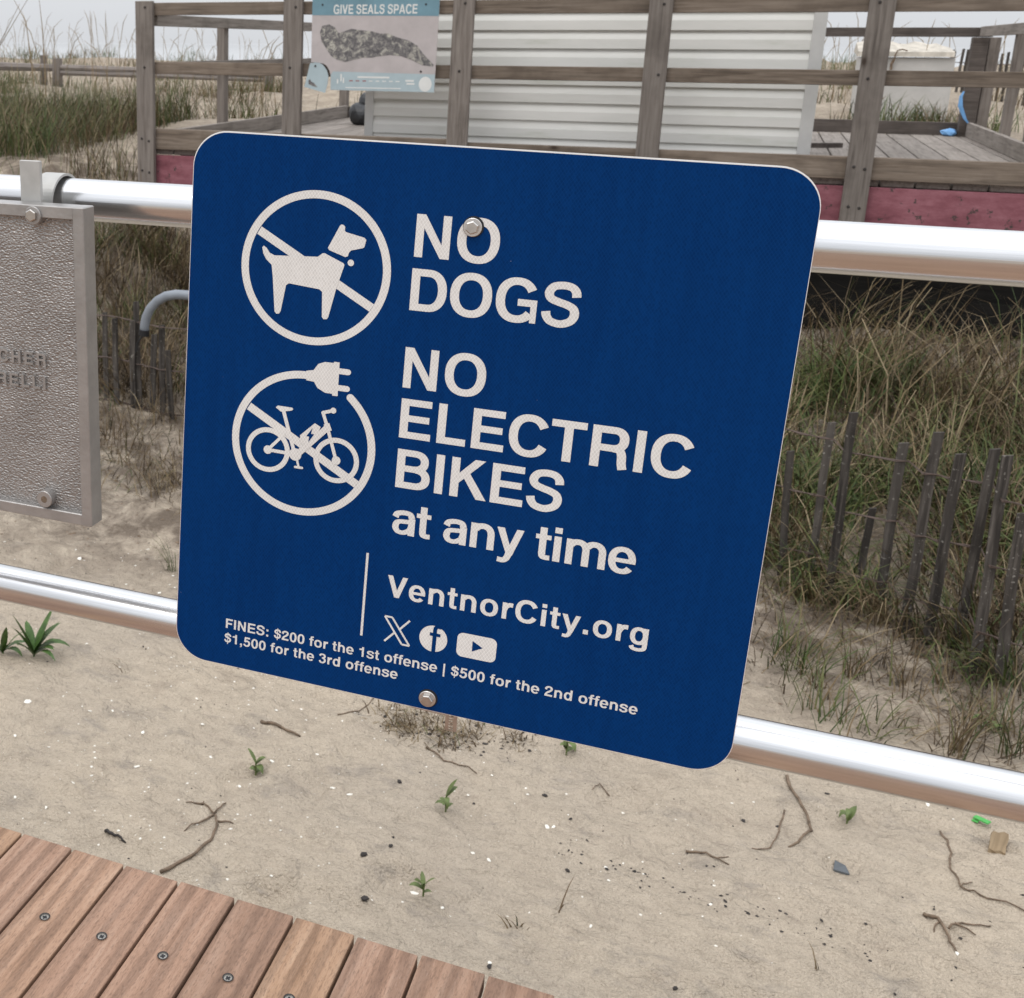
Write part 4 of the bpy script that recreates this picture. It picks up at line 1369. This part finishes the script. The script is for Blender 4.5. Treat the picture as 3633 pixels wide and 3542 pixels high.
grass('beach_grass', 10000, (-5, 12, 13.3, 40), .3, .6, .011, .3, (4.5, 3, 2), 'beach grass growing beyond the back of the deck', .35, seed=4, keep=lambda x, y: not_deck(x, y) & (vnoise(x * .5, y * .3, 23) > -.2) & ~((x > .9) & (x < 1.9) & (y > 15.3) & (y < 16.4)))
grass('beach_grass', 700, (.2, 2.3, 13.15, 14.6), .25, .5, .010, .25, (5, 2, 1.5), 'green beach grass between the deck and the storage box', .12, seed=14)
bank = lambda x, y: (y > fence_y(x) - .02) & not_deck(x, y)
grass('dune_grass', 20000, (-5.5, 2.6, 4.6, 8.0), .2, .58, .0072, .55, (3, 3, 3.6), 'dry brown and green grass filling the bank behind the sand fence', .10, seed=5, ncl=420, keep=lambda x, y: bank(x, y) & ((y < 7.3) | (x < -3)))
grass('dune_thatch', 15000, (-5.5, 2.6, 4.6, 8.15), .15, .4, .0055, 1.25, (.6, 2.4, 4), 'fallen dry grass thatch lying on the bank', .15, seed=6, keep=bank, curl=.3, flat=1.)
grass('dune_thatch', 9500, (-4.2, 1.8, 3.9, 5.9), .06, .26, .0048, 1.3, (.6, 2, 4), 'dead stems and thatch caught in front of the sand fence', .12, seed=16, keep=lambda x, y: (y > fence_y(x) - .95) & (y < fence_y(x) + .1) & (vnoise(x * 2.5, y * 2.5, 25) > -.45), curl=.3, flat=1.)
grass('dune_grass', 560, (.0, 2.6, 6.2, 7.9), .6, 1.1, .0068, .22, (1.5, 5, 1), 'tall pale dry stalks standing before the dark space under the deck', .14, seed=7, keep=not_deck, curl=1.0, ncl=16)
grass('dune_thatch', 7000, (-1.5, 2.8, 7.0, 8.6), .15, .4, .007, .9, (2, 1, 5), 'dark matted grass at the shaded foot of the deck', .12, seed=18, curl=.6)
grass('dune_grass', 5200, (.0, 2.6, 5.2, 7.6), .25, .5, .0095, .6, (9, .6, .6), 'fresh green blades among the dry grass under the deck edge', .11, seed=17, curl=1.0, ncl=60, keep=lambda x, y: y > fence_y(x) + .05)
grass('dune_grass', 850, (-.2, 1.7, 4.5, 5.6), .15, .42, .006, .5, (4, 4, 2), 'mixed grass growing up through the sand fence slats', .06, seed=19, ncl=22, curl=.9, keep=lambda x, y: np.abs(y - fence_y(x) + .02) < .22)
grass('dune_grass', 1500, (-1.5, 1.6, 4.0, 5.1), .14, .34, .005, .5, (5, 3, 1), 'sparse green grass in the sand before the fence', .05, seed=8, ncl=46)
grass('dune_grass', 900, (-3.9, -2.0, 4.9, 5.9), .12, .32, .0045, .6, (2, 4, 3), 'thin dry grass at the fence foot', .08, seed=9, ncl=34)

# seed stalks standing on the skyline
rg = np.random.default_rng(5)
mm = MB()
for k in range(150):
    y = rg.uniform(11, 30)
    x = rg.uniform(-.68, -.36) * y if k < 110 else rg.uniform(.03, .2) * y
    if not bool(not_deck(np.array([x]), np.array([y]))[0]):
        continue
    z = tz(x, y)
    h = rg.uniform(.7, 1.25)
    d = rg.uniform(-.22, .22)
    mm.tube([(x, y, z), (x + d * .3, y, z + h * .6), (x + d, y, z + h * .9), (x + d * 1.7, y, z + h)], [.004, .003, .005, .0015], 4, False)
for (x0, z0, x1, z1) in ((-7.15, .9, -6.55, 1.66), (-7.1, .95, -6.68, 1.57), (-6.55, 1.3, -6.75, 1.62), (-6.42, 1.2, -6.46, 1.62)):
    mm.tube([(x0, 10.2, z0 - .5), ((x0 * 2 + x1) / 3, 10.2, (z0 * 2 + z1) / 3), (x1, 10.2, z1)], [.006, .005, .002], 4, False)
tag(mm.build('seed_stalks', M['straw']), 'thin dry seed stalks rising above the grass on the skyline', 'grass', kind='stuff')

# ------------------------------------------------------------------ small things on the sand
def leaf_mesh(L, W, bend, name='leaf', mat='leaf', fold=.25):
    mm = MB()
    n = 6
    for k in range(n + 1):
        t = k / n
        w = W * math.sin(math.pi * min(1, t * .93 + .07)) ** .8 * (1 - .25 * t) + .0008
        if k == n: w = .0006
        a = bend * t
        x_ = L * t * math.cos(a * .6); z_ = L * t * math.sin(.9 - a)
        mm.v += [(x_, -w, z_ + w * fold), (x_, 0, z_), (x_, w, z_ + w * fold)]
    for k in range(n):
        for j_ in (0, 1):
            mm.f.append((3 * k + j_, 3 * k + j_ + 1, 3 * k + 4 + j_, 3 * k + 3 + j_)); mm.mi.append(0)
    return mm.mesh(name, M[mat], True)
def plant(name, x, y, label, leaves, mat, group=None):
    z = tz(x, y)
    t = thing(name, (x, y, z), label, 'plant', group)
    for (az, L, W, up, h0) in leaves:
        me = leaf_mesh(L, W, 1.0 - up, 'leaf', mat)
        o_ = bpy.data.objects.new('leaf', me); COL.objects.link(o_)
        o_.parent = t
        o_.location = (0, 0, h0)
        o_.rotation_euler = (0, -(up * .6), az)
    MB_ = MB().tube([(0, 0, -.02), (0, 0, max(.012, max(q[4] for q in leaves)))], .0028, 6)
    o_ = bpy.data.objects.new('stem', MB_.mesh('stem', M[mat])); COL.objects.link(o_); o_.parent = t
    return t
rnd = random.Random(3)
plant('broadleaf_weed', -2.245, 3.345, 'dark green broad leaved weed clump growing in the sand below the lower rail',
      [(rnd.uniform(0, 6.28), rnd.uniform(.09, .17), rnd.uniform(.012, .02), rnd.uniform(.1, .9), rnd.uniform(0, .02)) for _ in range(15)], 'leaf')
plant('broadleaf_weed', -2.37, 3.33, 'second smaller clump of the dark green broad leaved weed', [(rnd.uniform(0, 6.28), rnd.uniform(.08, .14), rnd.uniform(.011, .017), rnd.uniform(.1, .8), rnd.uniform(0, .02)) for _ in range(9)], 'leaf')
SEED = [(-1.239, 3.06, 'small pale seedling near the brown bark strip'), (-.636, 3.09, 'small seedling with white shell bits at its foot'), (.467, 3.53, 'small star leaved seedling beside the curved twig'),
        (-.351, 3.555, 'tiny green seedling just below the blue sign edge'), (.928, 4.25, 'leafy green seedling at the edge of the fence grass'), (-.60, 2.69, 'thin seedling sprout near the boardwalk planks')]
for x, y, lb in SEED:
    big = y > 4
    plant('seedling', x, y, lb, [(rnd.uniform(0, 1.6) + k * 1.1, rnd.uniform(.022, .05) * (1.7 if big else 1), rnd.uniform(.006, .013), rnd.uniform(-.2, .8), .010 + rnd.uniform(.004, .010) * k) for k in range(rnd.randint(3, 8))], 'sprig', 'seedlings on the sand')
def tuft(x, y, n, h, label, mixw=(4, 2, .3), seed=1, spread=.012):
    rg = np.random.default_rng(seed)
    o_ = grass('grass_tuft', n, (x - .001, x + .001, y - .001, y + .001), h * .6, h, .0042, .35, mixw, label, spread, seed=seed, ncl=1, curl=.6)
    del o_['kind']
    o_['group'] = 'grass tufts on the open sand'
    return o_
tuft(-1.908, 3.425, 4, .16, 'three bladed grass sprout on open sand right of the green weed', seed=31)
tuft(-2.14, 4.28, 16, .30, 'green grass tuft beside the lower left edge of the blue sign', seed=32)
tuft(-.347, 2.69, 9, .09, 'short grass sprout on open sand near the boardwalk', seed=33)
tuft(.366, 2.83, 3, .10, 'single dry blade standing in sand at the right', (1, 4, 1), seed=34)
tuft(-.259, 2.80, 3, .11, 'lone thin blade beside the short grass sprout', (1, 3, 1), seed=35)
TUFT = ['green grass tuft nearest the sign edge above the lower rail', 'short thin grass tuft between two larger tufts above the lower rail', 'tallest green grass tuft above the lower rail',
        'grass tuft growing beside the leafy green seedling', 'small grass tuft close to the slat fence foot', 'dense grass tuft in the sand just before the slat fence']
for k, (x, y) in enumerate(((.42, 4.32), (.62, 4.15), (.80, 4.05), (.98, 4.12), (.30, 4.55), (.55, 4.5))):
    tuft(x, y, (34, 12, 46, 26, 20, 40)[k], (.26, .18, .32, .28, .2, .3)[k], TUFT[k], (4, 2, 1), seed=40 + k, spread=.025)

def chip_mesh(name, mat, seed, flat=.35):
    bm = bmesh.new(); bmesh.ops.create_icosphere(bm, subdivisions=1, radius=1.)
    r = random.Random(seed)
    for q in bm.verts:
        q.co *= r.uniform(.65, 1.2)
        q.co.z *= flat
    me = bpy.data.meshes.new(name); bm.to_mesh(me); bm.free(); me.materials.append(M[mat])
    return me
shell_me = [chip_mesh('shell', 'shell', k, .3) for k in range(5)]
SH = [(-2.099, 3.08, 1.9), (-1.59, 2.917, 1.3), (-.981, 3.06, 1.3), (-.928, 3.056, 1.3), (-2.566, 4.218, 1.9), (-2.964, 4.22, 1.2), (-2.088, 4.06, 1.3), (-1.878, 3.123, 1), (-1.811, 3.159, .9), (-1.502, 3.226, 1.2), (-1.898, 2.892, 1), (-2.035, 2.903, 1), (-1.853, 2.627, .8), (-1.724, 2.752, .8), (-1.401, 3.072, .9), (-1.089, 3.216, .9), (-1.203, 3.109, 1.1), (-1.149, 3.119, .8), (-1.741, 2.623, .9), (-1.257, 2.975, 1.), (-1.661, 3.094, 1.1), (-.633, 2.734, 1.7), (-.347, 3.149, 1.4), (-.33, 3.165, 1.0), (-.47, 2.919, 1.1), (-.546, 2.68, 1.0), (.695, 3.706, 1.4), (-.388, 2.529, 1.0), (.694, 3.053, 1.), (-.174, 2.779, .8)]
for k, (x, y, s) in enumerate(SH):
    o_ = link('shell_piece', shell_me[k % 5], None, (x, y, tz(x, y) + .001), (rnd.uniform(-.4, .4), rnd.uniform(-.4, .4), rnd.uniform(0, 6)))
    o_.scale = (.0085 * s, .0058 * s, .008 * s)
    tag(o_, 'small broken piece of white shell lying on the sand', 'shell', 'white shell pieces on the sand')
dark_me = [chip_mesh('pebble', 'dark', 20 + k, .6) for k in range(3)]
for k, (x, y, s) in enumerate([(-.803, 3.18, 1.2), (.186, 3.436, 1.2), (.28, 3.445, .9), (-.793, 2.772, 1.4), (-.736, 2.85, 1.), (-.604, 3.506, 1.2), (-.262, 2.982, 1.), (-.737, 2.605, 1.7), (.42, 3.667, .9), (.044, 2.638, 1.), (-.379, 3.313, 1.3), (-.385, 2.514, 1.2)]):
    o_ = link('pebble', dark_me[k % 3], None, (x, y, tz(x, y) + .002), (0, 0, rnd.uniform(0, 6)))
    o_.scale = (.0085 * s, .0065 * s, .007 * s)
    tag(o_, 'small dark pebble lying on the sand', 'pebble', 'dark pebbles on the sand')

def twig(pts, r, label, name='twig', mat='twig', extra=()):
    base = pts[0]
    t = thing(name, (base[0], base[1], tz(*base)), label, 'twig')
    def path(P, r0, r1, nm):
        out = []
        for k in range(len(P) - 1):
            for j_ in range(4):
                f = j_ / 4
                x = P[k][0] * (1 - f) + P[k + 1][0] * f + rnd.uniform(-.003, .003)
                y = P[k][1] * (1 - f) + P[k + 1][1] * f + rnd.uniform(-.003, .003)
                out.append((x, y, tz(x, y) + r0 * .7 + rnd.uniform(0, .004)))
        out.append((P[-1][0], P[-1][1], tz(*P[-1]) + r1 * .5))
        rs = list(np.linspace(r0, r1, len(out)))
        MB().tube(out, rs, 6).build(nm, M[mat], t, smooth=True)
    path(pts, r, r * .55, 'stem')
    for e in extra:
        path(e, r * .6, r * .3, 'side_shoot')
    return t
twig([(.307, 3.697), (.316, 3.621), (.353, 3.523), (.37, 3.457), (.341, 3.391), (.307, 3.347)], .0052, 'dark hooked root curving down the sand under the lower rail')
twig([(.3, 3.527), (.28, 3.409), (.261, 3.33), (.21, 3.299)], .0028, 'thin pale twig inside the bend of the dark hooked root')
twig([(.038, 3.226), (.09, 3.221), (.152, 3.19)], .0036, 'short forked brown twig on open sand', extra=([(.12, 3.205), (.15, 3.235)],))
twig([(-.779, 3.406), (-.709, 3.361), (-.596, 3.337)], .0032, 'thin stalk trailing out of the straw heap')
twig([(.719, 3.603), (.736, 3.507), (.717, 3.415), (.738, 3.346), (.798, 3.326), (.881, 3.321), (1.02, 3.30)], .0032, 'long thin winding stem beside the wood chunk', extra=([(.738, 3.346), (.77, 3.38)],))
twig([(.628, 3.169), (.664, 3.164), (.681, 3.109), (.695, 3.06)], .005, 'branched grey twig with several side shoots', extra=([(.681, 3.136), (.729, 3.171), (.787, 3.194)], [(.70, 3.15), (.745, 3.14)], [(.664, 3.164), (.65, 3.12)]))
twig([(-1.29, 2.491), (-1.244, 2.571), (-1.224, 2.683), (-1.229, 2.74), (-1.26, 2.79)], .0055, 'pulled up brown root with a bushy dark end near the boardwalk', extra=([(-1.26, 2.79), (-1.316, 2.825), (-1.33, 2.86)], [(-1.26, 2.78), (-1.313, 2.689)], [(-1.24, 2.76), (-1.19, 2.769)], [(-1.26, 2.79), (-1.25, 2.85)], [(-1.31, 2.82), (-1.36, 2.80)]))
twig([(-1.32, 3.301), (-1.25, 3.30), (-1.173, 3.286)], .006, 'curled brown bark strip lying on the sand', 'bark_strip')
twig([(-1.101, 3.465), (-1.046, 3.528), (-1.003, 3.615)], .0025, 'thin tan stalk running under the blue sign')
twig([(-1.518, 2.587), (-1.48, 2.578), (-1.44, 2.568)], .0055, 'short charred black stick near the boardwalk planks', 'charred_stick', 'dark')
twig([(-.20, 3.42), (-.23, 3.44), (-.25, 3.40)], .002, 'tiny dry stem standing by itself below the sign')
# rotten wood chunk, slate flake and green plastic
bm = bmesh.new(); bmesh.ops.create_cube(bm, size=1.); bmesh.ops.subdivide_edges(bm, edges=list(bm.edges), cuts=2, use_grid_fill=True)
for q in bm.verts:
    n_ = rnd.uniform(-.12, .12)
    q.co = Vector((q.co.x * .04 * (1 + n_), q.co.y * .10 * (1 + n_) + (.012 if q.co.x > 0 else 0), q.co.z * .03))
me = bpy.data.meshes.new('wood_chunk'); bm.to_mesh(me); bm.free(); me.materials.append(wood_mat('rotten wood', (.12, .085, .05), (.24, .17, .10), (.33, .25, .16), 'Y'))
tag(link('wood_chunk', me, None, (.857, 3.577, tz(.857, 3.577) + .012), (.05, .1, -.25)), 'splintered chunk of tan driftwood half sunk in the sand', 'driftwood')
mm = MB(); mm.add([(-.02, -.012, 0), (.022, -.016, 0), (.012, .014, .004), (-.016, .016, .012), (-.02, -.012, -.01), (.022, -.016, -.01), (.012, .014, -.01), (-.016, .016, -.01)], [(0, 1, 2, 3), (0, 4, 5, 1), (1, 5, 6, 2), (2, 6, 7, 3), (3, 7, 4, 0)])
o_ = mm.build('slate_flake', M['slate']); o_.location = (.445, 3.336, tz(.445, 3.336) + .004)
tag(o_, 'flat blue grey slate flake lying on the sand', 'stone')
gp = thing('green_clip', (.84, 3.69, tz(.84, 3.69)), 'bright green plastic clip lying on the sand under the lower rail', 'plastic scrap')
zz = tz(.84, 3.69)
MB().beam((.818, 3.708, zz + .012), (.852, 3.682, zz + .016), .018, .004).build('strap', M['green'], gp)
mm = MB(); mm.add(*lathe_on((.860, 3.668, zz + .004), (0, 0, 1), [(0, .013), (.006, .014), (.009, .010)], 12)); mm.build('button', M['green'], gp)
MB().beam((.812, 3.70, zz + .004), (.826, 3.692, zz + .006), .012, .004).build('tab', M['green'], gp)

# straw heap under the sign
def straw(name, n, cx, cy, sx_, sy_, L, label, mixw, seed):
    rg = np.random.default_rng(seed)
    o_ = grass(name, n, (cx - sx_, cx + sx_, cy - sy_, cy + sy_), L * .5, L, .0045, 1.35, mixw, label, .03, seed=seed, curl=.25, zoff=.008, flat=1.2,
               keep=lambda x, y: ((x - cx) / sx_) ** 2 + ((y - cy) / sy_) ** 2 < 1.1 + .3 * vnoise(x * 20, y * 20, 3))
    del o_['kind']
    o_['category'] = 'straw heap'
    return o_
straw('straw_heap', 1300, -.80, 3.53, .19, .12, .085, 'tangled heap of dry straw and seaweed on the sand under the sign', (.6, 3, 3), 51)
straw('straw_heap', 260, -.52, 3.57, .13, .06, .07, 'smaller scatter of dry straw at the side of the tangled heap', (.3, 3, 3), 52)

def scatter(name, n, region, s0, s1, mat, label, cat, seed, flat=.4, patch=None):
    rg = np.random.default_rng(seed)
    x0, x1, y0, y1 = region
    x, y = rg.uniform(x0, x1, n), rg.uniform(y0, y1, n)
    if patch is not None:
        k = patch(x, y, rg); x, y = x[k], y[k]; n = len(x)
    z = terr(x, y)
    s = s0 * (s1 / s0) ** (rg.uniform(0, 1, n) ** 1.6)
    a = rg.uniform(0, 6.28, n)
    base = np.array([(1, 0, 0), (.2, .7, .1), (-.9, .3, 0), (-.4, -.7, .05), (.5, -.6, 0), (0, 0, 1.)])
    V = np.zeros((n, 6, 3))
    jit = rg.uniform(.6, 1.3, (n, 6))
    for k in range(6):
        bx_, by_, bz_ = base[k]
        V[:, k, 0] = x + s * jit[:, k] * (bx_ * np.cos(a) - by_ * np.sin(a))
        V[:, k, 1] = y + s * jit[:, k] * (bx_ * np.sin(a) + by_ * np.cos(a))
        V[:, k, 2] = z + s * (bz_ * flat * jit[:, k]) - (.0006 if k < 5 else 0)
    b = (np.arange(n) * 6)[:, None]
    T = np.concatenate([b + np.array([[i_, (i_ + 1) % 5, 5]]) for i_ in range(5)])
    return tag(link(name, np_mesh(name, V.reshape(-1, 3), T, M[mat], False)), label, cat, kind='stuff')
open_sand = (-3.6, 1.7, 1.9, 4.6)
scatter('shell_fragments', 6000, open_sand, .0018, .0072, 'shell', 'tiny white shell fragments strewn over the sand', 'shells', 61, .35,
        lambda x, y, rg: (vnoise(x * 1.3, y * 1.6, 31) + rg.uniform(-.9, .7, len(x)) + np.where(x < -.9, .45, -.15)) > .2)
scatter('plant_litter', 2400, open_sand, .0018, .008, 'dark', 'tiny dark bits of seaweed and litter strewn over the sand', 'litter', 62, .5,
        lambda x, y, rg: (vnoise(x * 2.1, y * 2.6, 33) + rg.uniform(-.9, .6, len(x))) > .22)
scatter('plant_litter', 420, (-1.1, -.3, 3.36, 3.72), .003, .011, 'dark', 'dark crumbs of seaweed mixed through the straw heap', 'litter', 65, .6,
        lambda x, y, rg: ((x + .74) / .36) ** 2 + ((y - 3.54) / .14) ** 2 < rg.uniform(0, 1, len(x)))
scatter('plant_litter', 260, (-.3, .5, 2.85, 3.15), .003, .009, 'dark', 'line of dark seaweed crumbs on the open sand', 'litter', 63, .5,
        lambda x, y, rg: np.abs(y - 3.02 + .12 * (x - .1)) < .05 + .03 * vnoise(x * 9, y * 9, 2))
scatter('plant_litter', 3600, (-3.8, 1.7, 4.0, 5.7), .003, .016, 'twig', 'brown litter of dead stems in front of the sand fence', 'litter', 64, .4,
        lambda x, y, rg: rg.uniform(0, 1, len(x)) < np.clip((y - 4.0) / 1.2, 0, 1))
